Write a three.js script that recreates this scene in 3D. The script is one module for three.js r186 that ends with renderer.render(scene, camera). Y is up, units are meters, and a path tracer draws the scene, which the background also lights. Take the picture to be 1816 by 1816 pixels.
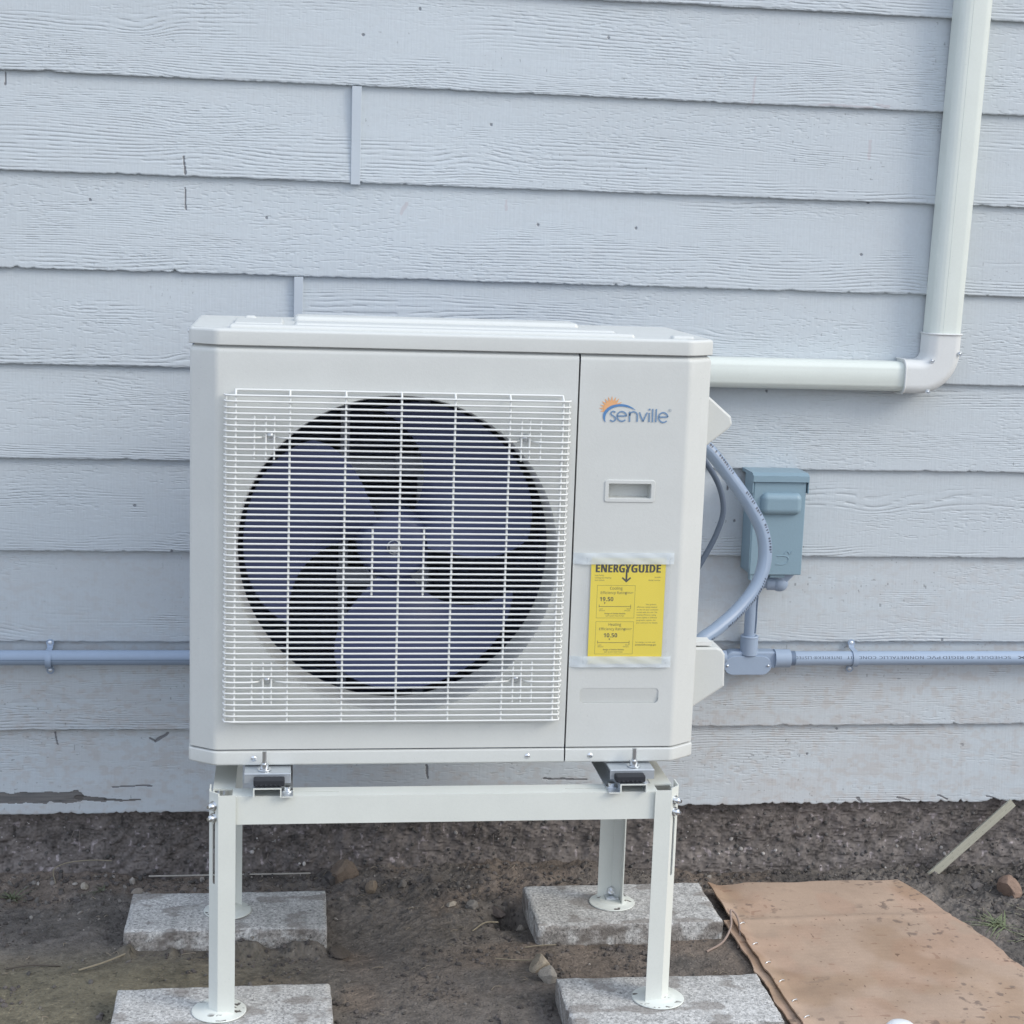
import * as THREE from 'three';
import { mergeGeometries, mergeVertices, toCreasedNormals } from 'three/addons/utils/BufferGeometryUtils.js';
import { RoundedBoxGeometry } from 'three/addons/geometries/RoundedBoxGeometry.js';

// ---------- camera, sky, sun, exposure ----------
const scene = new THREE.Scene();
const camera = new THREE.PerspectiveCamera(34.14, 1, 0.05, 400);
camera.position.set(-0.3042, 1.4383, 3.6709);
camera.rotation.order = 'YXZ';
camera.rotation.set(-0.1663, -0.1375, 0.0337);

const SUN = new THREE.Vector3(0.78, 0.62, 0.48).normalize();
const SKY_LEVEL = 0.84;
{
  const w = 256, h = 128, d = new Float32Array(w * h * 4), v = new THREE.Vector3();
  for (let j = 0; j < h; j++) for (let i = 0; i < w; i++) {
    const th = (j + 0.5) / h * Math.PI - Math.PI / 2, ph = (i + 0.5) / w * 2 * Math.PI - Math.PI;
    v.set(Math.cos(th) * Math.cos(ph), Math.sin(th), Math.cos(th) * Math.sin(ph));
    const e = Math.max(0, v.y), halo = Math.pow(Math.max(0, v.dot(SUN)), 6), k = (j * w + i) * 4;
    const t = Math.pow(e, 0.55);
    d[k] = SKY_LEVEL * (0.86 - 0.14 * t + 0.85 * halo);
    d[k + 1] = SKY_LEVEL * (0.93 - 0.08 * t + 0.78 * halo);
    d[k + 2] = SKY_LEVEL * (1.05 + 0.04 * t + 0.62 * halo);
    d[k + 3] = 1;
  }
  const sky = new THREE.DataTexture(d, w, h, THREE.RGBAFormat, THREE.FloatType);
  sky.mapping = THREE.EquirectangularReflectionMapping;
  sky.magFilter = sky.minFilter = THREE.LinearFilter; sky.needsUpdate = true;
  scene.background = sky; scene.environment = sky;
}
const sun = new THREE.DirectionalLight(new THREE.Color().setRGB(1.0, 0.92, 0.80), 0.98);
sun.position.copy(SUN).multiplyScalar(12);
sun.castShadow = true; sun.shadow.radius = 42; sun.shadow.mapSize.set(2048, 2048);
Object.assign(sun.shadow.camera, { left: -3, right: 3, top: 3, bottom: -3, near: 1, far: 30 });
scene.add(sun, sun.target);

const renderer = new THREE.WebGLRenderer({ antialias: true });
renderer.toneMapping = THREE.LinearToneMapping;
renderer.toneMappingExposure = 1.48;
renderer.shadowMap.enabled = true;
renderer.setSize(1024, 1024);

// ---------- helpers ----------
function rng(s) { let a = s >>> 0; return () => { a = (a + 0x6D2B79F5) | 0; let t = Math.imul(a ^ (a >>> 15), 1 | a); t = (t + Math.imul(t ^ (t >>> 7), 61 | t)) ^ t; return ((t ^ (t >>> 14)) >>> 0) / 4294967296; }; }
function hash(i, j, s) { let n = Math.imul(i, 374761393) + Math.imul(j, 668265263) + Math.imul(s, 1442695041) | 0; n = Math.imul(n ^ (n >>> 13), 1274126177); n ^= n >>> 16; n = Math.imul(n, 2246822519); return ((n ^ (n >>> 15)) >>> 0) / 4294967296; }
function vn(x, y, s) { const i = Math.floor(x), j = Math.floor(y); let f = x - i, g = y - j; f = f * f * (3 - 2 * f); g = g * g * (3 - 2 * g); const a = hash(i, j, s), b = hash(i + 1, j, s), c = hash(i, j + 1, s), d = hash(i + 1, j + 1, s); return a + (b - a) * f + (c - a) * g + (a - b - c + d) * f * g; }
function fbm(x, y, s, o = 4) { let r = 0, a = 0.5, t = 0; for (let k = 0; k < o; k++) { r += a * vn(x, y, s + k * 17); t += a; x = x * 2.03 + 3.1; y = y * 2.03 + 1.7; a *= 0.5; } return r / t; }
const ss = (a, b, x) => { const t = Math.min(1, Math.max(0, (x - a) / (b - a))); return t * t * (3 - 2 * t); };
const lerp = (a, b, t) => a + (b - a) * t;
const V2 = (x, y) => new THREE.Vector2(x, y), V3 = (x, y, z) => new THREE.Vector3(x, y, z);
const lin = (r, g, b) => new THREE.Color().setRGB(r, g, b);
const s2b = c => { const x = Math.min(1, Math.max(0, c)); return Math.round(255 * (x <= 0.0031308 ? 12.92 * x : 1.055 * Math.pow(x, 1 / 2.4) - 0.055)); };

function dataTex(w, h, fn, { srgb = true, wrap = THREE.RepeatWrapping } = {}) {   // fn(i, j) -> [r,g,b] linear or number
  const d = new Uint8Array(w * h * 4);
  for (let j = 0; j < h; j++) for (let i = 0; i < w; i++) {
    const c = fn(i, j), k = (j * w + i) * 4;
    if (typeof c === 'number') { d[k] = d[k + 1] = d[k + 2] = Math.round(255 * Math.min(1, Math.max(0, c))); }
    else if (srgb) { d[k] = s2b(c[0]); d[k + 1] = s2b(c[1]); d[k + 2] = s2b(c[2]); }
    d[k + 3] = 255;
  }
  const t = new THREE.DataTexture(d, w, h, THREE.RGBAFormat, THREE.UnsignedByteType);
  t.wrapS = t.wrapT = wrap; t.magFilter = THREE.LinearFilter; t.minFilter = THREE.LinearMipmapLinearFilter; t.generateMipmaps = true;
  if (srgb) t.colorSpace = THREE.SRGBColorSpace;
  t.needsUpdate = true; return t;
}
function canvasTex(w, h, draw) {
  const c = document.createElement('canvas'); c.width = w; c.height = h; draw(c.getContext('2d'), w, h);
  const t = new THREE.CanvasTexture(c); t.colorSpace = THREE.SRGBColorSpace; t.anisotropy = 8; return t;
}
function mat(color, roughness = 0.6, o = {}) { return new THREE.MeshStandardMaterial({ color, roughness, ...o }); }

function norm(g) {   // same attributes on everything, so pieces can be joined
  let r = g.index ? g.toNonIndexed() : g;
  if (!r.attributes.normal) r.computeVertexNormals();
  for (const k of Object.keys(r.attributes)) if (!['position', 'normal', 'uv'].includes(k)) r.deleteAttribute(k);
  if (!r.attributes.uv) r.setAttribute('uv', new THREE.BufferAttribute(new Float32Array(r.attributes.position.count * 2), 2));
  return r;
}
function boxUV(g) {   // texture coordinates in metres, by the way each face points
  const p = g.attributes.position, n = g.attributes.normal, u = g.attributes.uv;
  for (let i = 0; i < p.count; i++) {
    const ax = Math.abs(n.getX(i)), ay = Math.abs(n.getY(i)), az = Math.abs(n.getZ(i));
    if (az >= ax && az >= ay) u.setXY(i, p.getX(i), p.getY(i)); else if (ay >= ax) u.setXY(i, p.getX(i), p.getZ(i)); else u.setXY(i, p.getZ(i), p.getY(i));
  }
  return g;
}
function join(list) { return list.length === 1 ? norm(list[0]) : mergeGeometries(list.map(norm)); }
const taken = {};
function numbered(name) { const n = taken[name] = (taken[name] ?? -1) + 1; return n ? `${name}_${String(n).padStart(3, '0')}` : name; }
function part(name, geos, m, parent, { keepUV = false, label } = {}) {
  const g = Array.isArray(geos) ? join(geos) : geos;
  if (!keepUV && g.attributes.uv) boxUV(g);
  const o = new THREE.Mesh(g, m); o.name = name; o.castShadow = o.receiveShadow = true;
  if (label) o.userData.label = label;
  parent.add(o); return o;
}
function tag(o, label, category, group, kind) { Object.assign(o.userData, { label, category }); if (group) o.userData.group = group; if (kind) o.userData.kind = kind; return o; }
function thing(name, label, category, pos = [0, 0, 0], group) { const o = new THREE.Group(); o.name = numbered(name); o.position.set(...pos); scene.add(o); return tag(o, label, category, group); }
function solo(name, geos, m, label, category, { group, kind, keepUV = false, pos } = {}) {
  const o = part(numbered(name), geos, m, scene, { keepUV }); if (pos) o.position.set(...pos); return tag(o, label, category, group, kind);
}
const box = (w, h, d, x = 0, y = 0, z = 0) => new THREE.BoxGeometry(w, h, d).translate(x, y, z);
const span = (x0, x1, y0, y1, z0, z1) => box(x1 - x0, y1 - y0, z1 - z0, (x0 + x1) / 2, (y0 + y1) / 2, (z0 + z1) / 2);
const rspan = (x0, x1, y0, y1, z0, z1, r = 0.003, s = 2) => new RoundedBoxGeometry(x1 - x0, y1 - y0, z1 - z0, s, r).translate((x0 + x1) / 2, (y0 + y1) / 2, (z0 + z1) / 2);
function tube(pts, r, seg = 24, rad = 8, tension) { const c = new THREE.CatmullRomCurve3(pts.map(p => V3(...p)), false, tension === undefined ? 'centripetal' : 'catmullrom', tension ?? 0.5); return new THREE.TubeGeometry(c, seg, r, rad, false); }
function rod(a, b, r, rad = 8, r2 = r) { const A = V3(...a), B = V3(...b), L = A.distanceTo(B); const g = new THREE.CylinderGeometry(r2, r, L, rad); g.translate(0, L / 2, 0); g.applyQuaternion(new THREE.Quaternion().setFromUnitVectors(V3(0, 1, 0), B.sub(A).normalize())); return g.translate(...a); }
function poly(pts, holes = []) { const s = new THREE.Shape(pts.map(p => V2(...p))); for (const h of holes) s.holes.push(new THREE.Path(h.map(p => V2(...p)))); return s; }
function extr(shape, depth, z, bevel = 0, seg = 12) { return new THREE.ExtrudeGeometry(shape, { depth: depth - 2 * bevel, bevelEnabled: bevel > 0, bevelSize: bevel, bevelOffset: -bevel, bevelThickness: bevel, bevelSegments: 2, curveSegments: seg }).translate(0, 0, z + bevel); }
function rrect(x0, x1, y0, y1, r, n = 5) { const p = []; for (const [cx, cy, a] of [[x1 - r, y1 - r, 0], [x0 + r, y1 - r, 1], [x0 + r, y0 + r, 2], [x1 - r, y0 + r, 3]]) for (let k = 0; k <= n; k++) { const t = (a + k / n) * Math.PI / 2; p.push([cx + r * Math.cos(t), cy + r * Math.sin(t)]); } return p; }
function plate(u0, u1, v0, v1, holes, o, ang, t = 0.0025) {   // upright sheet: u runs at angle ang in plan from point o, thickness goes to its back
  const s = poly([[u0, v0], [u1, v0], [u1, v1], [u0, v1]], holes);
  return new THREE.ExtrudeGeometry(s, { depth: t, bevelEnabled: false, curveSegments: 6 }).translate(0, 0, -t).rotateY(ang).translate(o[0], 0, o[1]);
}
function grid(nu, nv, fn, closedUV) {   // indexed sheet, fn(u, v) -> [x, y, z]
  const pos = [], uv = [], idx = [];
  for (let j = 0; j <= nv; j++) for (let i = 0; i <= nu; i++) { const q = fn(i / nu, j / nv, i, j); pos.push(q[0], q[1], q[2]); uv.push(q[3] ?? i / nu, q[4] ?? j / nv); }
  for (let j = 0; j < nv; j++) for (let i = 0; i < nu; i++) { const a = j * (nu + 1) + i, b = a + 1, c = a + nu + 1, d = c + 1; idx.push(a, b, d, a, d, c); }
  const g = new THREE.BufferGeometry(); g.setAttribute('position', new THREE.Float32BufferAttribute(pos, 3)); g.setAttribute('uv', new THREE.Float32BufferAttribute(uv, 2)); g.setIndex(idx); g.computeVertexNormals(); return g;
}
function ribbon(pts, w, z) {   // flat printed stroke
  const P = pts.map(p => V2(...p)), pos = [], idx = [];
  P.forEach((p, i) => { const a = P[Math.max(0, i - 1)], b = P[Math.min(P.length - 1, i + 1)], t = b.clone().sub(a).normalize(), n = V2(-t.y, t.x).multiplyScalar(w / 2); pos.push(p.x - n.x, p.y - n.y, z, p.x + n.x, p.y + n.y, z); });
  for (let i = 0; i < P.length - 1; i++) idx.push(2 * i, 2 * i + 2, 2 * i + 3, 2 * i, 2 * i + 3, 2 * i + 1);
  const g = new THREE.BufferGeometry(); g.setAttribute('position', new THREE.Float32BufferAttribute(pos, 3)); g.setAttribute('uv', new THREE.Float32BufferAttribute(new Float32Array(pos.length / 3 * 2), 2)); g.setIndex(idx); g.computeVertexNormals(); return g;
}

// ---------- materials ----------
const mottle = dataTex(512, 512, (i, j) => { const m = 1 - 0.05 * fbm(i / 60, j / 60, 5, 3) - 0.025 * vn(i / 3, j / 3, 8) - (vn(i / 2.2, j / 2.2, 31) > 0.965 ? 0.16 * vn(i / 40, j / 40, 32) : 0); return [m, m, m * 0.995]; });
mottle.repeat.set(2.2, 2.2);
const peel = dataTex(256, 256, (i, j) => 0.5 + 0.5 * (vn(i / 2.5, j / 2.5, 3) - 0.5) + 0.3 * (vn(i / 7, j / 7, 4) - 0.5), { srgb: false });
peel.repeat.set(7, 7);
const M = {
  unit: mat(lin(0.655, 0.668, 0.645), 0.42, { map: mottle, bumpMap: peel, bumpScale: 0.00012 }),
  wire: mat(lin(0.76, 0.77, 0.75), 0.4),
  stand: mat(lin(0.73, 0.75, 0.70), 0.4, { map: mottle, bumpMap: peel, bumpScale: 0.0001 }),
  cover: mat(lin(0.72, 0.76, 0.71), 0.38, { map: mottle }),
  elbow: mat(lin(0.72, 0.73, 0.72), 0.5, { map: mottle }),
  steel: mat(lin(0.72, 0.74, 0.76), 0.28, { metalness: 1 }),
  zinc: mat(lin(0.62, 0.66, 0.70), 0.42, { metalness: 0.75, map: mottle, bumpMap: peel, bumpScale: 0.0002 }),
  fan: mat(lin(0.070, 0.088, 0.190), 0.42),  // blue lens flare over the fan painted into the blade colour
  fandark: mat(lin(0.14, 0.16, 0.26), 0.6),
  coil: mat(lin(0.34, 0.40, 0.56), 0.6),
  brace: mat(lin(0.50, 0.54, 0.62), 0.45),
  rubber: mat(lin(0.022, 0.024, 0.03), 0.7),
  box: mat(lin(0.255, 0.365, 0.435), 0.42, { map: mottle, bumpMap: peel, bumpScale: 0.0002 }),
  pvc: mat(lin(0.34, 0.42, 0.54), 0.42, { map: mottle }),
  cable: mat(lin(0.10, 0.13, 0.18), 0.5),
  glue: mat(lin(0.14, 0.19, 0.27), 0.35),
  strip: mat(lin(0.52, 0.57, 0.62), 0.5, { map: mottle }),
};

// ---------- ground ----------
function paverAt(x, z, pad = 0) { for (const [x0, x1, z0, z1] of PAV) if (x > x0 - pad && x < x1 + pad && z > z0 - pad && z < z1 + pad) return true; return false; }
const PAV = [[-0.608, -0.205, 0.636, 0.842], [-0.622, -0.206, 0.176, 0.378], [0.231, 0.637, 0.174, 0.392], [0.231, 0.637, 0.643, 0.848]];
function groundY(x, z) {
  const rough = 0.35 + 0.65 * ss(0.42, 0.10, z) + 0.5 * ss(0.9, 1.3, x) - 0.2 * ss(-0.3, -0.7, x) * ss(0.25, 0.45, z);
  let y = -0.046 - 0.012 * ss(0.2, 1.0, x) * ss(0.5, 0.1, z) + 0.02 * (fbm(x * 3 + 7, z * 3, 41, 3) - 0.5);
  y += rough * (0.020 * (fbm(x * 14, z * 14, 42, 3) - 0.5) + 0.012 * Math.pow(fbm(x * 45, z * 45, 43, 3), 2));
  y += rough * 0.006 * (vn(x * 130, z * 130, 44) - 0.5);
  y += 0.018 * ss(0.13, 0.0, z) * (0.5 + fbm(x * 5, 2, 45, 3) * 0.9) * ss(0.9, 0.3, x) * (1 - 0.85 * ss(-0.72, -0.6, x) * ss(-0.14, -0.24, x));
  y -= 0.055 * Math.exp(-(((x - 0.19) / 0.045) ** 2 + ((z - 0.235) / 0.05) ** 2));
  y -= 0.014 * Math.exp(-(((x + 0.13) / 0.07) ** 2 + ((z - 0.36) / 0.08) ** 2));
  y += 0.026 * Math.exp(-(((z - 0.392) / 0.020) ** 2)) * ss(-0.66, -0.60, x) * ss(-0.18, -0.24, x) * ss(0.35, 0.62, fbm(x * 16, 3, 46, 3));
  if (paverAt(x, z, 0.004)) y = Math.min(y, -0.03);
  return y;
}
const soilTex = dataTex(2048, 1024, (i, j) => {
  const x = -1.3 + i / 2048 * 3.2, z = -0.1 + j / 1024 * 1.6;
  const a = fbm(x * 3.5, z * 3.5, 51, 4), b = fbm(x * 22, z * 22, 52, 4), c = vn(x * 330, z * 330, 53), q = fbm(x * 90, z * 90, 54, 3);
  const red = ss(0.48, 0.62, fbm(x * 4 + 9, z * 4, 55, 3)), olive = ss(-0.1, -0.55, x) * ss(0.3, 0.5, z);
  let r = lerp(0.105, 0.128, red), g = lerp(0.093, 0.104, red), bl = lerp(0.085, 0.088, red);
  r = lerp(r, 0.118, olive); g = lerp(g, 0.104, olive); bl = lerp(bl, 0.074, olive);
  let k = 0.60 + 0.32 * a + 0.42 * (b - 0.5) + 0.55 * (q - 0.45) + 0.30 * (c - 0.5);
  if (vn(x * 210, z * 210, 56) > 0.93) k *= 1.7;
  if (vn(x * 150 + 5, z * 150, 57) > 0.92) k *= 0.5;
  const wet = ss(0.56, 0.68, fbm(x * 8, z * 8, 58, 4)); k *= 1 - 0.28 * wet;
  return [r * k * 1.66, g * k * 1.66, bl * k * 1.62];
}, { wrap: THREE.MirroredRepeatWrapping });
const soilBump = dataTex(1024, 1024, (i, j) => 0.55 * fbm(i / 26, j / 26, 61, 4) + 0.45 * vn(i / 3, j / 3, 62), { srgb: false, wrap: THREE.MirroredRepeatWrapping });
soilBump.repeat.set(3.2, 1.6);
{
  const xs = [], zs = [];
  for (let d = 0, k = 0; k < 26; k++) { d = 0.05 * Math.pow(1.36, k); xs.unshift(-1.25 - d); }
  for (let x = -1.25; x <= 1.8001; x += 0.0046) xs.push(x);
  for (let k = 0; k < 26; k++) xs.push(1.8 + 0.05 * Math.pow(1.36, k));
  zs.push(-0.15, -0.05); for (let z = -0.04; z <= 1.0001; z += 0.0046) zs.push(z);
  for (let k = 0; k < 27; k++) zs.push(1.0 + 0.05 * Math.pow(1.36, k));
  const g = grid(xs.length - 1, zs.length - 1, (u, v, i, j) => { const x = xs[i], z = zs[zs.length - 1 - j]; const far = Math.abs(x) > 4 || z > 4; return [x, far ? -0.046 : groundY(x, z), z, (x + 1.3) / 3.2, (z + 0.1) / 1.6]; });
  const o = part('ground', g, mat(lin(1, 1, 1), 0.93, { map: soilTex, bumpMap: soilBump, bumpScale: 0.004 }), scene, { keepUV: true });
  o.userData = { kind: 'structure', label: 'bare brown soil in front of the house wall', category: 'soil' };
}

// ---------- house wall: lap siding on a rough foundation ----------
const wall = thing('house_wall', 'grey painted lap siding wall above a rough dark foundation', 'wall');
const EX = 0.2032, Y0 = 1.7347, TL = 2.9, TH = 0.236;
const strokes = [   // marks on the paint: [board, x0, y0, x1, y1, width, kind]  (kind 0 dark crack or dirt, 1 pinkish stain, 2 bare board)
  [8, -1.2, 0.153, -0.76, 0.156, 0.024, 2], [8, -0.76, 0.154, -0.70, 0.149, 0.009, 2], [8, -0.70, 0.149, -0.62, 0.147, 0.004, 2], [8, -0.68, 0.179, -0.595, 0.179, 0.0035, 0],
  [8, -0.56, 0.300, -0.585, 0.283, 0.006, 0], [8, -0.585, 0.283, -0.60, 0.290, 0.004, 0], [8, -0.805, 0.305, -0.80, 0.277, 0.004, 0],
  [8, 0.024, 0.222, 0.028, 0.192, 0.005, 0], [8, 0.30, 0.186, 0.40, 0.184, 0.004, 0], [8, -0.39, 0.143, -0.31, 0.142, 0.003, 0],
  [8, 1.16, 0.131, 1.19, 0.124, 0.004, 0], [8, 1.26, 0.134, 1.285, 0.124, 0.004, 0], [8, 1.06, 0.130, 1.07, 0.120, 0.006, 0], [8, 1.385, 0.131, 1.41, 0.124, 0.003, 0],
  [1, -0.525, 1.572, -0.523, 1.536, 0.0035, 0], [2, -0.523, 1.508, -0.520, 1.462, 0.003, 0], [1, -0.89, 1.731, -0.89, 1.705, 0.003, 0],
  [0, 0.712, 1.790, 0.706, 1.735, 0.006, 1], [1, 0.985, 1.665, 0.985, 1.625, 0.006, 1], [2, -0.05, 1.49, -0.06, 1.47, 0.008, 1], [2, 0.17, 1.505, 0.17, 1.485, 0.005, 1],
  [0, 0.99, 1.745, 1.02, 1.741, 0.006, 1], [0, 0.86, 1.738, 0.98, 1.738, 0.005, 1], [3, -0.83, 1.331, -0.80, 1.330, 0.004, 0],
  [4, -0.79, 0.912, -0.788, 0.900, 0.005, 0], [5, 0.70, 0.885, 0.70, 0.870, 0.004, 0], [7, 0.94, 0.462, 0.955, 0.460, 0.006, 0],
];
const dots = [[-0.03, 1.90], [0.24, 1.455], [0.46, 1.455], [0.98, 1.413], [0.13, 1.665], [-0.55, 0.72], [-0.63, 0.82], [-0.72, 1.475], [0.38, 1.86], [0.99, 1.53], [1.17, 1.865], [0.78, 1.10], [-0.35, 1.45], [1.24, 0.52], [1.0, 0.30], [0.93, 0.24], [-0.15, 1.84], [0.72, 0.80]];
function segd(x, y, a, b, c, d) { const px = c - a, py = d - b, t = Math.min(1, Math.max(0, ((x - a) * px + (y - b) * py) / (px * px + py * py + 1e-9))); return Math.hypot(x - a - t * px, y - b - t * py); }
function boardMaps(n, yb) {
  const W = 2048, H = 160, R = rng(900 + n * 37), hgt = new Float32Array(W * H);
  const knots = []; for (let k = 0; k < 7; k++) knots.push([(R() + k) / 7 * TL, 0.015 + R() * 0.13, 0.05 + R() * 0.12, 0.010 + R() * 0.020, (0.012 + R() * 0.016)]);
  const lowBias = [0.22, 0.18, 0.3, 0.16, 0.1, 0.14, 0.05, 0.02, -0.08][Math.max(0, Math.min(8, n))] ?? 0.15;
  const freq = 120 + R() * 50, ph = R() * 9, S = 100 + n * 50;
  for (let i = 0; i < W; i++) {
    const x = i / W * TL, kn = knots.filter(k => Math.abs(x - k[0]) < k[2] * 3);
    for (let j = 0; j < H; j++) {
      const y = j / H * TH;
      let t = y + 0.020 * (fbm(x * 1.6, y * 5, S, 3) - 0.5) + 0.0022 * (fbm(x * 14, y * 30, S + 3, 2) - 0.5), kk = 0;
      for (const k of kn) { const dx = (x - k[0]) / k[2], dy = (y - k[1]) / (k[3] * 2.2), e = Math.exp(-dx * dx - dy * dy * 0.5); t += k[4] * e * (dy > 0 ? 1 : -1) * Math.min(1, Math.abs(dy)); kk = Math.max(kk, Math.exp(-dx * dx * 9 - dy * dy * 5)); }
      const bend = t * freq * (0.85 + 0.5 * vn(x * 0.8, y * 12, S + 9));
      const g = Math.sin(6.2832 * bend + ph + 1.4 * vn(x * 18, y * 60, S + 4));
      const m = ss(0.49, 0.70, fbm(x * 2.2, y * 16, S + 5, 3) + lowBias * (1 - y / 0.12) + 0.25 * kk);
      const valley = ss(0.35, 0.98, g) * ss(0.30, 0.62, vn(x * 42, y * 260, S + 6)) * m;
      const dm = ss(0.44, 0.72, fbm(x * 3.1, y * 11, S + 7, 3));
      const dash = ss(0.68, 0.86, vn(x * 75 + vn(x * 9, y * 50, S) * 2, y * 620, S + 8)) * (0.14 + 0.86 * dm);
      hgt[j * W + i] = 0.70 + 0.14 * (fbm(x * 9, y * 40, S + 10, 3) - 0.5) + 0.05 * (vn(x * 420, y * 22, S + 11) - 0.5) - 0.34 * valley - 0.24 * dash + 0.07 * ss(0.2, -0.9, g) * m;
    }
  }
  const mine = strokes.filter(s => s[0] === n), md = dots.filter(d => d[1] > yb && d[1] < yb + EX);
  const low = n >= 7 ? 1 : n === 6 ? 0.5 : 0.12, col = (i, j) => {
    const x = -1.1 + i / W * TL, y = yb + j / H * TH, u = x + 3.3;
    const f = 1 + 0.07 * (fbm(u * 2.2, y * 7, S + 20, 3) - 0.5) + 0.05 * (vn(u * 260, y * 260, S + 21) - 0.5);
    let r = 0.515 * f, g = 0.560 * f, b = 0.590 * f;
    const mud = ss(0.50, 0.72, fbm(u * 60, y * 90, S + 22, 3) + 0.16 * (fbm(u * 4, y * 9, S + 23, 2) - 0.5)) * low * 0.8;  // mud and film put warm ground bounce into the lower board colour
    const film = low * 0.55 * ss(0.25, 0.7, fbm(u * 9, y * 30, S + 27, 4));
    r = lerp(r, 0.455, mud * 0.5 + film * 0.5); g = lerp(g, 0.435, mud * 0.5 + film * 0.5); b = lerp(b, 0.42, mud * 0.5 + film * 0.5);
    const sp = vn(u * 170, y * 210, S + 24), sm = ss(0.5, 0.72, fbm(u * 5, y * 14, S + 25, 3));
    if (sp > 0.955 - 0.03 * low && sm > 0.2) { const k = 1 - 0.42 * sm; r *= k; g *= k; b *= k; }
    for (const s of mine) { const d = segd(x + 0.004 * (vn(u * 60, y * 60, 7) - 0.5), y + 0.005 * (fbm(u * 22, y * 20, 9, 3) - 0.5), s[1], s[2], s[3], s[4]), w = s[5] * (0.25 + 0.5 * fbm(u * 45, y * 120, S + 26, 3)); if (d < w) { const c = s[6] === 1 ? [0.42, 0.32, 0.33] : s[6] === 2 ? [0.045 + 0.10 * vn(u * 30, y * 500, 3), 0.042 + 0.085 * vn(u * 30, y * 500, 3), 0.040 + 0.075 * vn(u * 30, y * 500, 3)] : [0.14, 0.14, 0.15]; const k = s[6] === 1 ? 0.32 : 0.88; r = lerp(r, c[0], k); g = lerp(g, c[1], k); b = lerp(b, c[2], k); hgt[j * W + i] -= s[6] === 1 ? 0 : 0.4; } }
    for (const d of md) if (Math.hypot(x - d[0], y - d[1]) < 0.0032) { r *= 0.4; g *= 0.4; b *= 0.42; hgt[j * W + i] -= 0.3; }
    return [r, g, b];
  };
  const map = dataTex(W, H, col, { wrap: THREE.MirroredRepeatWrapping });
  const bump = dataTex(W, H, (i, j) => hgt[j * W + i], { srgb: false, wrap: THREE.MirroredRepeatWrapping });
  return mat(lin(1, 1, 1), 0.55, { map, bumpMap: bump, bumpScale: 0.0036 });
}
const XL = -2.4, XR = 3.3;
function boardGeo(x0, x1, yb, top, R, chipRate, chipMax) {
  const step = 0.0034, n = Math.max(2, Math.round((x1 - x0) / step)), off = new Float32Array(n + 1), S = Math.floor(R() * 9999);
  for (let i = 0; i <= n; i++) { const x = x0 + (x1 - x0) * i / n; off[i] = 0.0020 * (fbm(x * 6, 1, S, 3) - 0.5) + 0.0016 * (vn(x * 160, 2, S) - 0.5); }
  const chips = Math.round((x1 - x0) * chipRate);
  for (let k = 0; k < chips; k++) { const c = Math.floor(R() * n), w = 1 + Math.floor(R() * R() * 9), h = chipMax * (0.3 + 0.7 * R()) * (R() < 0.25 ? 1 : 0.5); for (let i = -w; i <= w; i++) if (off[c + i] !== undefined) off[c + i] += h * (1 - Math.abs(i) / (w + 1)) * (0.6 + 0.4 * hash(c + i, 3, S)); }
  // rows: hidden top, face, lip, rolled lip edge, underside, back
  const rows = 6;
  return grid(n, rows - 1, (u, v, i, j) => {
    const x = x0 + (x1 - x0) * u, b = yb + off[i], wv = 0.0012 * (vn(x * 3, 0, S + 2) - 0.5);
    const tab = [[b + 0.001, -0.0115], [b, -0.0025], [b + 0.0008, -0.0004], [b + 0.004, 0.0], [b + 0.06, -0.0035], [top, -0.0125]];
    const [y, z] = tab[j];
    return [x, y, z + wv, (x + 1.1) / TL, (y - yb) / TH];
  });
}
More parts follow.
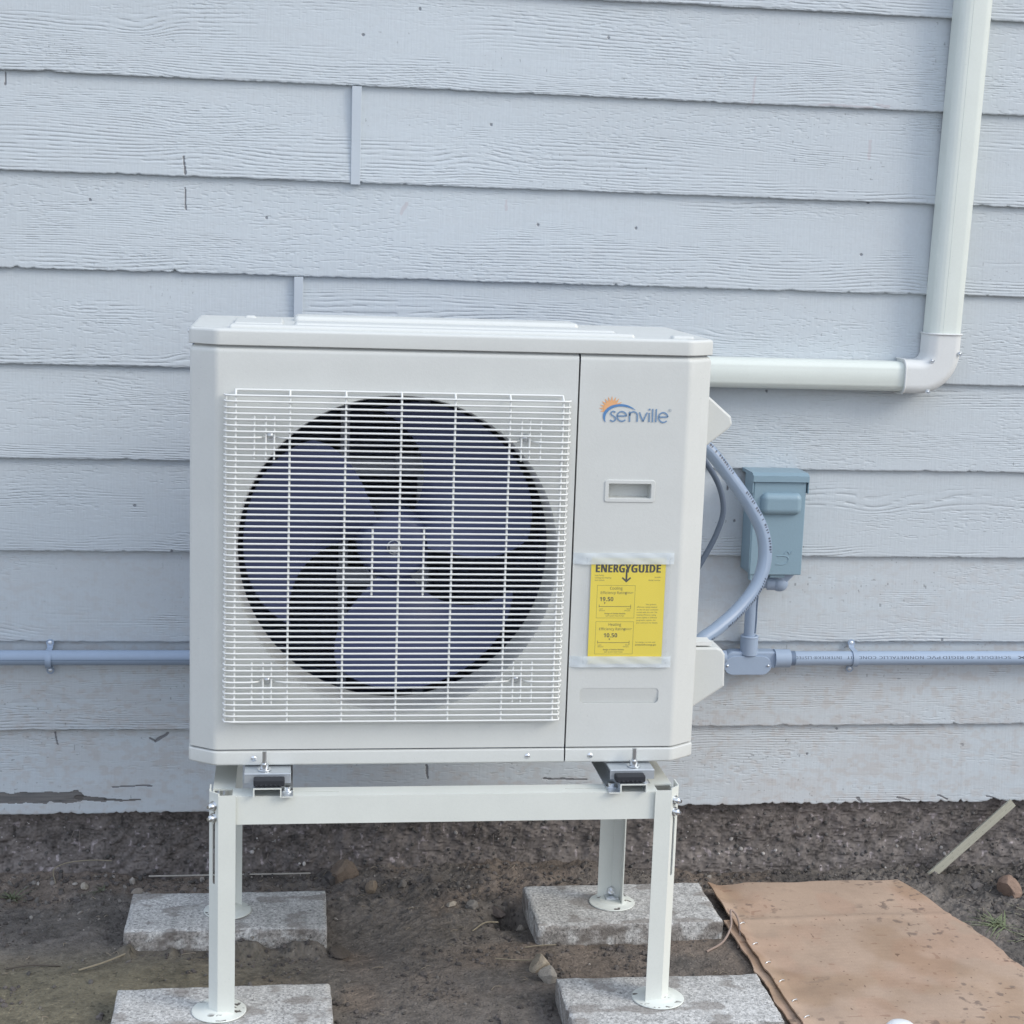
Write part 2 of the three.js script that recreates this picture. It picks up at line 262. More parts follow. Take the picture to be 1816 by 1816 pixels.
{
  const shared = {};
  for (let n = 8; n >= -6; n--) {
    const yb = n === 8 ? 0.118 : Y0 - n * EX, key = n < -1 ? ((n % 4) + 4) % 4 : n;
    const m = shared[key] ??= boardMaps(key, n < -1 ? Y0 - key * EX : yb), R = rng(7000 + n), top = (Y0 - n * EX) + EX + 0.028;
    const cuts = n === 1 ? [XL, -0.1605, XR] : n === 3 ? [XL, -0.279, XR] : [XL, XR];
    const rate = n === 8 ? 44 : n === 2 || n === 7 ? 14 : 8, cm = n === 8 ? 0.009 : n === 2 ? 0.007 : n === 7 ? 0.006 : 0.0045;
    for (let k = 0; k < cuts.length - 1; k++) part('siding_board', boardGeo(cuts[k] + (k ? 0.0015 : 0), cuts[k + 1] - (k < cuts.length - 2 ? 0.0015 : 0), yb, top, R, rate, cm), m, wall, { keepUV: true });
  }
  part('joint_strip', rspan(-0.171, -0.1505, Y0 - EX - 0.004, Y0 - 0.001, -0.011, 0.0022, 0.001), M.strip, wall);
  part('joint_strip', rspan(-0.289, -0.2695, Y0 - 3 * EX - 0.003, Y0 - 2 * EX - 0.001, -0.011, 0.0022, 0.001), M.strip, wall);
  // sheathing behind the boards, so that the wall has thickness
  part('sheathing', span(XL, XR, 0.145, 2.98, -0.16, -0.016), mat(lin(0.2, 0.17, 0.14), 0.9), wall);
  // foundation
  const fTex = dataTex(2048, 256, (i, j) => {
    const x = i / 2048 * 2.9, y = j / 256 * 0.3625, a = fbm(x * 9, y * 9, 71, 4), b = fbm(x * 55, y * 55, 72, 3), c = vn(x * 260, y * 260, 73), q = vn(x * 105, y * 105, 74);
    let k = 0.50 + 0.40 * a + 0.75 * (b - 0.5) + 0.45 * (c - 0.5); let r = 0.098, g = 0.089, bl = 0.086;
    if (q > 0.86) { const t = 0.35 + 0.9 * hash(Math.floor(x * 105), Math.floor(y * 105), 75); k *= 1 + t; bl *= 1.08; }
    if (vn(x * 80, y * 80, 76) > 0.9) k *= 0.5;
    return [r * k * 2.15, g * k * 2.08, bl * k * 2.0];
  }, { wrap: THREE.MirroredRepeatWrapping });
  const fB = dataTex(1024, 256, (i, j) => 0.5 * fbm(i / 14, j / 14, 77, 4) + 0.5 * Math.pow(vn(i / 3.5, j / 3.5, 78), 2), { srgb: false, wrap: THREE.MirroredRepeatWrapping });
  const nx = 1100, fz = (x, y) => -0.030 + 0.018 * (fbm(x * 12, y * 12, 81, 3) - 0.5) + 0.012 * Math.pow(fbm(x * 50, y * 50, 82, 3), 1.5) + 0.005 * vn(x * 140, y * 140, 83) + 0.016 * ss(0.02, -0.06, y) + 0.004 * ss(0.08, 0.115, y);
  const fg = grid(nx, 56, (u, v) => { const x = lerp(XL, XR, u), y = lerp(-0.14, 0.150, v); return [x, y, Math.min(-0.0135, fz(x, y)), (x + 1.1) / TL, (y + 0.14) / 0.3625]; });
  const fo = part('foundation', fg, mat(lin(1, 1, 1), 0.95, { map: fTex, bumpMap: fB, bumpScale: 0.006 }), wall, { keepUV: true, label: 'rough dark foundation with exposed pebbles' });
  const R = rng(77), pb = new THREE.IcosahedronGeometry(1, 1), N = 1500, im = new THREE.InstancedMesh(pb, mat(lin(1, 1, 1), 0.85), N), m4 = new THREE.Matrix4(), q = new THREE.Quaternion(), e = new THREE.Euler();
  for (let k = 0; k < N; k++) {
    const x = -1.2 + R() * 3.0, y = -0.07 + R() * 0.175, s = 0.0013 + 0.0042 * Math.pow(R(), 4), dens = fbm(x * 6, y * 9, 84, 3);
    e.set(R() * 6, R() * 6, R() * 6); q.setFromEuler(e);
    m4.compose(V3(x, y, fz(x, y) + s * 0.2), q, V3(s * (0.8 + R() * 0.6), s * (0.7 + R() * 0.4), s));
    im.setMatrixAt(k, m4); const t = dens > 0.52 && R() < 0.30 ? 0.20 + 0.28 * R() : 0.06 + 0.07 * R(); im.setColorAt(k, lin(t * 1.04, t * 0.98, t * 0.93));
  }
  im.name = 'embedded_pebbles'; im.userData.kind = 'stuff'; im.castShadow = im.receiveShadow = true; fo.add(im);
}

// ---------- heat pump ----------
const ZF = 0.702, CH = 0.032, CW = 0.047, UB = 0.458, SB = 0.486, ST = 1.2235, XS = 0.2215, BZ = 0.295;
const pump = thing('heat_pump', 'cream outdoor heat pump with a wire grille over its round fan', 'heat pump', [0, UB, 0]);
const pp = (name, geos, m, parent = pump, o = {}) => { const g = Array.isArray(geos) ? join(geos) : geos; if (parent === pump) g.translate(0, -UB, 0); return part(name, g, m, parent, o); };
// a sheet bent along a plan path, rows [y, inset]
function folded(path, rows) {
  const n = path.length, nrm = path.map((p, i) => { const a = path[Math.max(0, i - 1)], b = path[Math.min(n - 1, i + 1)], t = V2(b[0] - a[0], b[1] - a[1]).normalize(); return [-t.y, t.x]; });
  return grid(n - 1, rows.length - 1, (u, v, i, j) => [path[i][0] - nrm[i][0] * rows[j][1], rows[j][0], path[i][1] - nrm[i][1] * rows[j][1]]);
}
function bend(pts, r = 0.006) {   // rounds the corners of a plan path
  const out = [pts[0]];
  for (let i = 1; i < pts.length - 1; i++) { const p = V2(...pts[i]), a = V2(...pts[i - 1]).sub(p).normalize().multiplyScalar(r), b = V2(...pts[i + 1]).sub(p).normalize().multiplyScalar(r); for (let k = 0; k <= 5; k++) { const t = k / 5, A = p.clone().add(a), B = p.clone().add(b); out.push([(1 - t) ** 2 * A.x + 2 * t * (1 - t) * p.x + t * t * B.x, (1 - t) ** 2 * A.y + 2 * t * (1 - t) * p.y + t * t * B.y]); } }
  out.push(pts[pts.length - 1]); return out;
}
const HC = [-0.1, 0.850], HR = 0.294;
{
  // plan paths run from left to right with the outside on their front
  const leftPath = bend([[-0.473, BZ], [-0.473, ZF - CH], [-0.473 + CW, ZF], [-0.405, ZF]]), rightPath = bend([[0.405, ZF], [0.473 - CW, ZF], [0.473, ZF - CH], [0.473, BZ]]);
  const inw = rows => rows.map(([y, i]) => [y, i]);
  const topRows = inw([[1.185, 0], [ST - 0.010, 0], [ST - 0.005, 0.0012], [ST - 0.002, 0.0032], [ST, 0.007], [ST + 0.008, 0.010]]);
  const midRows = inw([[SB + 0.0035, 0], [1.185, 0]]);
  const endPath = (p, x) => [...p.slice(0, -1), [x, ZF]];
  const circle = []; for (let k = 0; k < 96; k++) { const a = k / 96 * 2 * Math.PI; circle.push([HC[0] + HR * Math.cos(a), HC[1] + HR * Math.sin(a)]); }
  const xs0 = XS - 0.0016, xs1 = XS + 0.0016;
  const flat = new THREE.ExtrudeGeometry(poly([[-0.405, SB + 0.0035], [xs0, SB + 0.0035], [xs0, 1.185], [-0.405, 1.185]], [circle]), { depth: 0.0025, bevelEnabled: false }).translate(0, 0, ZF - 0.0025);
  const lp = endPath(leftPath, xs0);
  pp('front_panel', [folded(leftPath, midRows), folded(lp, topRows), flat, span(xs0 - 0.002, xs0 - 0.0002, SB + 0.0035, 1.21, ZF - 0.02, ZF - 0.0026)], M.unit, pump, { label: 'front panel with round fan opening' });
  const handle = rrect(0.279, 0.368, 0.9585, 0.9945, 0.003), groove = rrect(0.246, 0.396, 0.5735, 0.603, 0.008);
  const rp = [[xs1, ZF], ...rightPath.slice(1)];
  const sflat = new THREE.ExtrudeGeometry(poly([[xs1, SB + 0.0035], [0.405, SB + 0.0035], [0.405, 1.185], [xs1, 1.185]], [handle, groove]), { depth: 0.0025, bevelEnabled: false }).translate(0, 0, ZF - 0.0025);
  const gr = grid(1, 1, (u, v) => [lerp(0.244, 0.398, u), lerp(0.5725, 0.604, v), lerp(ZF - 0.0045, ZF - 0.0004, v)]);
  const sp = pp('service_panel', [folded(rightPath, midRows), folded(rp, topRows), sflat, gr, span(xs1 + 0.0002, xs1 + 0.002, SB + 0.0035, 1.21, ZF - 0.02, ZF - 0.0026)], M.unit, pump, { label: 'plain right-hand service panel with recessed handle' });
  // handle recess: rim and pocket
  const hs = g => g.translate(0, -UB, 0);
  const rim = hs(extr(poly(rrect(0.2765, 0.3705, 0.956, 0.997, 0.005), [rrect(0.284, 0.363, 0.963, 0.990, 0.002)]), 0.004, ZF - 0.0022, 0.0008));
  part('handle_rim', rim, M.unit, sp);
  const pocket = [span(0.282, 0.3645, 0.9615, 0.9915, ZF - 0.028, ZF - 0.026), span(0.282, 0.2845, 0.9615, 0.9915, ZF - 0.026, ZF - 0.0028), span(0.3625, 0.3645, 0.9615, 0.9915, ZF - 0.026, ZF - 0.0028), span(0.2845, 0.3625, 0.9615, 0.9635, ZF - 0.026, ZF - 0.0028), span(0.2845, 0.3625, 0.9895, 0.9915, ZF - 0.026, ZF - 0.0028)];
  part('handle_pocket', hs(join(pocket)), M.unit, sp);
  // bottom rim
  const rimPath = bend([[-0.4745, BZ], [-0.4745, ZF - CH], [-0.473 + CW, ZF + 0.0015], [0.473 - CW, ZF + 0.0015], [0.4745, ZF - CH], [0.4745, BZ]]);
  const cutx = (p, a, b) => [...p.filter(q => q[0] > a && q[0] < b)];
  const rimRows = [[UB + 0.001, 0.004], [UB + 0.0025, 0.001], [UB + 0.005, 0], [SB - 0.003, 0], [SB - 0.001, 0.0012], [SB + 0.001, 0.006]];
  const rimL = [...cutx(rimPath, -1, XS), [XS - 0.0013, ZF + 0.0015]], rimR = [[XS + 0.0013, ZF + 0.0015], ...cutx(rimPath, XS, 1)];
  const base = pp('base_pan', [folded(rimL, rimRows), folded(rimR, rimRows), span(-0.466, 0.466, UB + 0.001, UB + 0.004, BZ, ZF - 0.035), span(-0.42, 0.42, UB + 0.001, UB + 0.004, ZF - 0.035, ZF - 0.002)], M.unit);
  for (const x of [-0.355, 0.151, 0.270]) part('screw', new THREE.SphereGeometry(0.0058, 14, 8, 0, Math.PI * 2, 0, 1.35).scale(1, 0.62, 1).rotateX(Math.PI / 2).translate(x, 0.0145, ZF + 0.0005), M.steel, base);
  // lid
  const lidPath = bend([[-0.4755, BZ - 0.003], [-0.4755, ZF - CH], [-0.473 + CW, ZF + 0.002], [0.473 - CW, ZF + 0.002], [0.4755, ZF - CH], [0.4755, BZ - 0.003]], 0.008);
  const LT = 1.2555, skirt = folded(lidPath, [[ST + 0.0028, 0.006], [ST + 0.003, 0.0006], [ST + 0.0045, 0], [LT - 0.006, 0], [LT - 0.0025, 0.0012], [LT - 0.0006, 0.004], [LT, 0.009]]);
  const lidTop = new THREE.ShapeGeometry(poly(lidPath.map(([x, z]) => [x * (1 - 0.009 / 0.475), -(BZ + (z - BZ) * (1 - 0.009 / 0.41))]))).rotateX(-Math.PI / 2).translate(0, LT, 0);
  const lid = pp('lid', [skirt, lidTop], M.unit);
  const rib = (x0, x1, z0, z1, h) => { const g = new RoundedBoxGeometry(x1 - x0, 2 * h, z1 - z0, 4, h * 0.95); return g.translate((x0 + x1) / 2, LT - UB, (z0 + z1) / 2); };
  for (const a of [[-0.405, 0.325, 0.645, 0.684, 0.0065], [-0.29, 0.305, 0.52, 0.60, 0.007], [-0.29, 0.265, 0.34, 0.43, 0.010], [-0.40, -0.31, 0.44, 0.60, 0.0055], [-0.385, -0.36, 0.40, 0.425, 0.008], [0.395, 0.436, 0.655, 0.680, 0.0055]]) part('rib', rib(...a), M.unit, lid);
  part('screw', new THREE.SphereGeometry(0.005, 10, 6, 0, 6.3, 0, 1.4).rotateZ(Math.PI / 2).translate(-0.4765, LT - UB - 0.012, 0.60), M.steel, lid);
  part('screw', new THREE.SphereGeometry(0.005, 10, 6, 0, 6.3, 0, 1.4).rotateZ(Math.PI / 2).translate(-0.4735, 0.60, 0.60), M.steel, pump);
  // opening, fan chamber
  const prof = [[HR + 0.0004, -0.0026], [HR - 0.0012, -0.005], [HR - 0.0032, -0.012], [HR - 0.0045, -0.028], [HR - 0.005, -0.05], [HR - 0.005, -0.100]].map(([r, z]) => V2(r, z));
  pp('fan_shroud', new THREE.LatheGeometry(prof, 96).rotateX(Math.PI / 2).translate(HC[0], HC[1], ZF), M.unit);
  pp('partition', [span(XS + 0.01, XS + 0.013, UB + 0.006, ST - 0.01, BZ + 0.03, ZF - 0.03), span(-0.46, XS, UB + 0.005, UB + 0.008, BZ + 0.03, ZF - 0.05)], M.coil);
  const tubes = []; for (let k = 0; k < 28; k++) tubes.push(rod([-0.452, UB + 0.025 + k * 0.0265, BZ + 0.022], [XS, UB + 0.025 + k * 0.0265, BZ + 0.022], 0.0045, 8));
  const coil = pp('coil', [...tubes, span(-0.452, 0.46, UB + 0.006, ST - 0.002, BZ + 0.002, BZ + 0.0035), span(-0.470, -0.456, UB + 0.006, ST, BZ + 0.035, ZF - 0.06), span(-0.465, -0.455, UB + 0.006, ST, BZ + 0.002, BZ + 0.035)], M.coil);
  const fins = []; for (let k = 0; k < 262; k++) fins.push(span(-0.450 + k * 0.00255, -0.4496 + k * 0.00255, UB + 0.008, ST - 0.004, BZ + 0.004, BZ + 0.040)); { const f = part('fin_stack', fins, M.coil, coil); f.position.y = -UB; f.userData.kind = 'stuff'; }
  for (let k = 0; k < 9; k++) part('coil_bend', tube([[-0.325, 0.130 + k * 0.035, 0.345], [-0.322, 0.137 + k * 0.035, 0.36], [-0.305, 0.141 + k * 0.035, 0.366], [-0.295, 0.137 + k * 0.035, 0.36]], 0.0016, 10, 6), M.steel, coil);
  // motor and its bracket
  const mz = 0.43;
  const br = pp('motor_bracket', [span(-0.196, -0.178, UB + 0.03, ST - 0.03, mz - 0.06, mz - 0.045), span(-0.042, -0.020, UB + 0.03, ST - 0.03, mz - 0.06, mz - 0.045), span(-0.20, -0.015, 0.955, 0.985, mz - 0.045, mz - 0.035), span(-0.20, -0.015, 0.735, 0.765, mz - 0.045, mz - 0.035)], M.brace);
  part('clip', new RoundedBoxGeometry(0.07, 0.03, 0.02, 2, 0.006).translate(-0.055, 0.525, mz - 0.02), M.brace, br);
  part('clip', new RoundedBoxGeometry(0.04, 0.045, 0.02, 2, 0.006).translate(-0.040, 0.300, mz - 0.02), M.brace, br);
  pp('motor', [new THREE.CylinderGeometry(0.062, 0.066, 0.09, 32).rotateX(Math.PI / 2).translate(HC[0], HC[1], mz)], M.fandark);
}
{ // fan
  const fan = new THREE.Group(); fan.name = 'fan'; fan.position.set(HC[0], HC[1] - UB, 0.575); pump.add(fan);
  const hub = new THREE.LatheGeometry([[0.0, 0.032], [0.03, 0.031], [0.055, 0.026], [0.068, 0.012], [0.070, -0.045]].map(p => V2(...p)), 40).rotateX(Math.PI / 2);
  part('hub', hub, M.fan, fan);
  part('nut', new THREE.CylinderGeometry(0.010, 0.010, 0.010, 6).rotateX(Math.PI / 2).translate(0, 0, 0.036), M.steel, fan);
  part('washer', new THREE.TorusGeometry(0.013, 0.0014, 6, 24).translate(0, 0, 0.0325), M.steel, fan);
  const blade = grid(26, 16, (u, v) => {   // u round the axis, v outwards; swept forward and pitched
    const r = lerp(0.062, 0.280, v), w = lerp(0.95, 1.62, Math.pow(v, 0.8)), sweep = 0.42 * v * v, a = (u - 0.5) * w + sweep;
    const tip = 1 - 0.10 * Math.pow(Math.abs(u - 0.5) * 2, 3) * v;
    return [r * tip * Math.cos(a), r * tip * Math.sin(a), (u - 0.5) * -0.075 * (1 - 0.25 * v) + 0.012 * Math.sin(u * Math.PI)];
  });
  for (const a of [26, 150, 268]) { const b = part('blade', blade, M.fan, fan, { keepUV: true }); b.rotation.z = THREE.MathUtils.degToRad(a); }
}
{ // wire grille
  const gg = new THREE.Group(); gg.name = 'fan_grille'; gg.position.set(0, -UB, 0); pump.add(gg);
  const x0 = -0.411, x1 = 0.2065, zg = ZF + 0.020, rw = 0.0019;
  const hw = (a, b) => { const p = [[a, 0, ZF + 0.0045], [a + 0.0003, 0, zg - 0.006], [a + 0.006, 0, zg], [a + 0.012, 0, zg], [b - 0.012, 0, zg], [b - 0.006, 0, zg], [b - 0.0003, 0, zg - 0.006], [b, 0, ZF + 0.0045]]; return join([tube(p, rw, 44, 7)]); };
  const full = hw(x0, x1), cap = join([tube([[x0 + 0.019, 0, ZF + 0.006], [x1 - 0.014, 0, ZF + 0.006]], rw, 4, 7)]);
  const N = 57, yT = 1.1405, yB = 0.5475, dy = (yT - yB) / (N - 1), bolts = [[-0.331, 1.068], [0.1245, 1.071], [-0.3325, 0.621], [0.1235, 0.622]];
  const half = [];
  for (let k = 0; k < N; k++) {
    const y = yT - k * dy, hit = bolts.filter(b => Math.abs(b[1] - y) < dy / 2);
    if (hit.length === 0) { const w = part('wire', full, M.wire, gg); w.position.y = y; continue; }
    // wires that stop at the fixing screws and hook back to the panel
    const cuts = [...bolts.filter(b => Math.abs(b[1] - y) < 0.02).map(b => b[0])].sort((p, q) => p - q), spans = [[x0, cuts[0] - 0.011], [cuts[0] + 0.011, cuts[1] - 0.011], [cuts[1] + 0.011, x1]];
    const geos = spans.map(([a, b], i) => { const p = []; p.push(...(i ? [[a - 0.001, 0, ZF + 0.003], [a + 0.006, 0, zg - 0.004], [a + 0.014, 0, zg]] : [[a, 0, ZF + 0.0045], [a + 0.0003, 0, zg - 0.006], [a + 0.006, 0, zg]])); p.push(...(i < 2 ? [[b - 0.014, 0, zg], [b - 0.006, 0, zg - 0.004], [b + 0.001, 0, ZF + 0.003]] : [[b - 0.006, 0, zg], [b - 0.0003, 0, zg - 0.006], [b, 0, ZF + 0.0045]])); return tube(p, rw, 30, 7); });
    const w = part('wire', geos, M.wire, gg); w.position.y = y;
  }
  for (const y of [yT + dy * 0.85, yB - dy * 0.45]) { const w = part('wire', cap, M.wire, gg); w.position.y = y; }
  const zv = zg - 2 * rw + 0.0003, vgeo = join([tube([[0, yT + dy * 0.85, ZF + 0.006], [0, yT + dy * 0.75, zv - 0.004], [0, yT + 0.001, zv], [0, yT - 0.008, zv], [0, yB + 0.008, zv], [0, yB - 0.001, zv], [0, yB - dy * 0.4, zv - 0.004], [0, yB - dy * 0.45, ZF + 0.006]], rw * 1.12, 44, 7)]);
  for (const x of [-0.391, -0.2965, -0.198, -0.0995, -0.0035, 0.0955, 0.1915]) { const w = part('wire', vgeo, M.wire, gg); w.position.x = x; }
  const side = rod([0, yB - 0.001, ZF + 0.0065], [0, yT + 0.001, ZF + 0.0065], rw, 7);
  for (const x of [x0 + 0.0032, x1 - 0.0032]) { const w = part('wire', side.clone(), M.wire, gg); w.position.x = x; }
  const shortV = join([rod([0, -0.060, zv], [0, 0.060, zv], rw * 1.1, 7), new THREE.SphereGeometry(rw * 1.2, 8, 6).translate(0, -0.060, zv), new THREE.SphereGeometry(rw * 1.2, 8, 6).translate(0, 0.060, zv)]);
  for (const x of [-0.147, -0.0545]) { const w = part('short_wire', shortV, M.wire, gg); w.position.set(x, 0.844, 0); }
  const tinyV = join([rod([0, -0.037, zv], [0, 0.037, zv], rw, 7), new THREE.SphereGeometry(rw * 1.15, 8, 6).translate(0, -0.037, zv), new THREE.SphereGeometry(rw * 1.15, 8, 6).translate(0, 0.037, zv)]);
  for (const [bx, by] of bolts) {
    const out = bx < -0.1 ? -1 : 1;
    for (const dx of [-0.0075, 0.0075, out * 0.0275]) { const w = part('short_wire', tinyV, M.wire, gg); w.position.set(bx + dx, by - 0.002, 0); }
    const sc = part('screw', [new THREE.CylinderGeometry(0.0085, 0.0085, 0.0012, 18).rotateX(Math.PI / 2).translate(0, 0, 0.0008), new THREE.SphereGeometry(0.0062, 14, 8, 0, 6.3, 0, 1.45).rotateX(Math.PI / 2).scale(1, 1, 0.7).translate(0, 0, 0.001)], M.steel, gg); sc.position.set(bx, by, ZF);
  }
}
{ // valve covers on the right side
  const vc = (pts, z0, d) => extr(poly(pts), d, z0, 0.004);
  pp('valve_cover', [vc([[0.474, 1.153], [0.482, 1.153], [0.5405, 1.104], [0.5435, 1.090], [0.537, 1.080], [0.474, 1.030]], 0.50, 0.08)], M.unit);
  pp('valve_cover', [vc([[0.474, 0.650], [0.490, 0.652], [0.534, 0.652], [0.545, 0.648], [0.552, 0.638], [0.554, 0.574], [0.474, 0.520]], 0.47, 0.12)], M.unit);
  pp('valve_cover_lip', [span(0.474, 0.525, 0.655, 0.662, 0.545, 0.585)], M.wire);
}
{ // printed emblem: sun, arc and lettering
  const P = (zx, zy) => { const dx = zx / 10.09 - 23, dy = zy / 10.09 - 25; return [0.259 + dx * 0.001045 + dy * 0.00005, 1.147 - UB + dx * 0.000018 - dy * 0.00101]; };
  const em = new THREE.Group(); em.name = 'emblem'; em.position.set(0, 0, ZF); em.userData.label = 'senville lettering under a blue arc and orange sun rays'; pump.add(em); em.userData = { label: 'blue lettering under a blue arc with orange sun rays' };
  const blue = mat(lin(0.10, 0.24, 0.48), 0.5), orange = mat(lin(0.78, 0.42, 0.20), 0.5), grey = mat(lin(0.33, 0.40, 0.47), 0.5), slate = mat(lin(0.17, 0.28, 0.44), 0.5);
  const rays = []; const tips = [[640, 322], [592, 258], [532, 234], [465, 213], [395, 229], [334, 263], [277, 308], [245, 375], [225, 440], [250, 502]], c = [450, 450];
  for (const t of tips) { const a = Math.atan2(t[1] - c[1], t[0] - c[0]), b = 130, h = 0.19; rays.push(new THREE.ShapeGeometry(poly([P(...t), P(c[0] + b * Math.cos(a + h), c[1] + b * Math.sin(a + h)), P(c[0] + b * Math.cos(a - h), c[1] + b * Math.sin(a - h))].reverse())).translate(0, 0, 0.0006)); }
  const disc = []; for (let k = 0; k <= 14; k++) { const a = lerp(-0.55, -3.45, k / 14); disc.push(P(c[0] + 138 * Math.cos(a), c[1] + 138 * Math.sin(a))); }
  for (const q of [[330, 490], [400, 420], [500, 376]]) disc.push(P(...q));
  rays.push(new THREE.ShapeGeometry(poly(disc)).translate(0, 0, 0.0008));
  part('sun_rays', rays, orange, em, { keepUV: true });
  const sw = [[345, 703], [318, 668], [303, 630], [297, 590], [300, 550], [315, 510], [340, 472], [375, 437], [420, 406], [470, 384], [540, 368], [620, 362], [690, 370], [760, 392], [830, 430], [888, 478], [800, 440], [720, 416], [650, 407], [580, 408], [510, 422], [450, 450], [405, 482], [372, 518], [350, 556], [338, 600], [334, 650]];
  part('arc', [new THREE.ShapeGeometry(poly(sw.map(q => P(...q)))).translate(0, 0, 0.0010)], blue, em, { keepUV: true });
  const arcP = (cx, cy, rx, ry, a0, a1, n = 22) => { const r = []; for (let k = 0; k <= n; k++) { const a = lerp(a0, a1, k / n); r.push([cx + rx * Math.cos(a), cy - ry * Math.sin(a)]); } return r; };
  const sm = pts => new THREE.CatmullRomCurve3(pts.map(p => V3(p[0], p[1], 0))).getPoints(24).map(p => [p.x, p.y]);
  const st = [
    sm([[520, 515], [490, 496], [458, 502], [440, 532], [455, 562], [500, 592], [522, 630], [506, 664], [468, 678], [424, 654]]),
    [[556, 580], [718, 580]], arcP(635, 588, 84, 88, 0.08, 5.55), [[775, 498], [771, 688]], sm([[775, 572], [796, 522], [850, 503], [898, 528], [911, 590], [906, 688]]),
    [[950, 512], [1012, 682]], [[1012, 682], [1090, 515]], [[1127, 520], [1122, 692]], [[1190, 450], [1183, 695]], [[1255, 452], [1243, 695]],
    [[1300, 600], [1458, 600]], arcP(1378, 608, 82, 90, 0.08, 5.55)];
  const letters = st.map(q => ribbon(q.map(a => P(...a)), 0.0026, 0.0012)); letters.push(new THREE.CircleGeometry(0.0019, 12).translate(...P(1133, 462), 0.0012));
  part('lettering', letters, slate, em, { keepUV: true });
  part('registered_mark', [ribbon(arcP(1497, 478, 25, 25, 0, 6.2832, 18).map(a => P(...a)), 0.0006, 0.0012), ribbon([[1490, 492], [1490, 466], [1502, 468], [1502, 478], [1490, 479], [1504, 492]].map(a => P(...a)), 0.0006, 0.0012)], grey, em, { keepUV: true });
}
// unit feet on their rubber pads
for (const [x, s] of [[-0.3295, 1], [0.3445, -1]]) {
  const ft = pp('mounting_foot', [rspan(x - 0.042, x + 0.042, 0.4525, 0.4565, 0.66, 0.742, 0.0012), rspan(x - 0.042, x + 0.042, 0.438, 0.4535, 0.738, 0.7415, 0.001)], M.zinc);
  part('bolt', [rod([x + s * -0.006, -0.006, 0.722], [x + s * -0.006, 0.034, 0.722], 0.0042, 10)], M.steel, ft);
  part('nut', [new THREE.CylinderGeometry(0.0088, 0.0088, 0.009, 6).translate(x + s * -0.006, 0.0065, 0.722), new THREE.CylinderGeometry(0.0125, 0.0125, 0.002, 20).translate(x + s * -0.006, 0.0005, 0.722)], M.steel, ft);
}

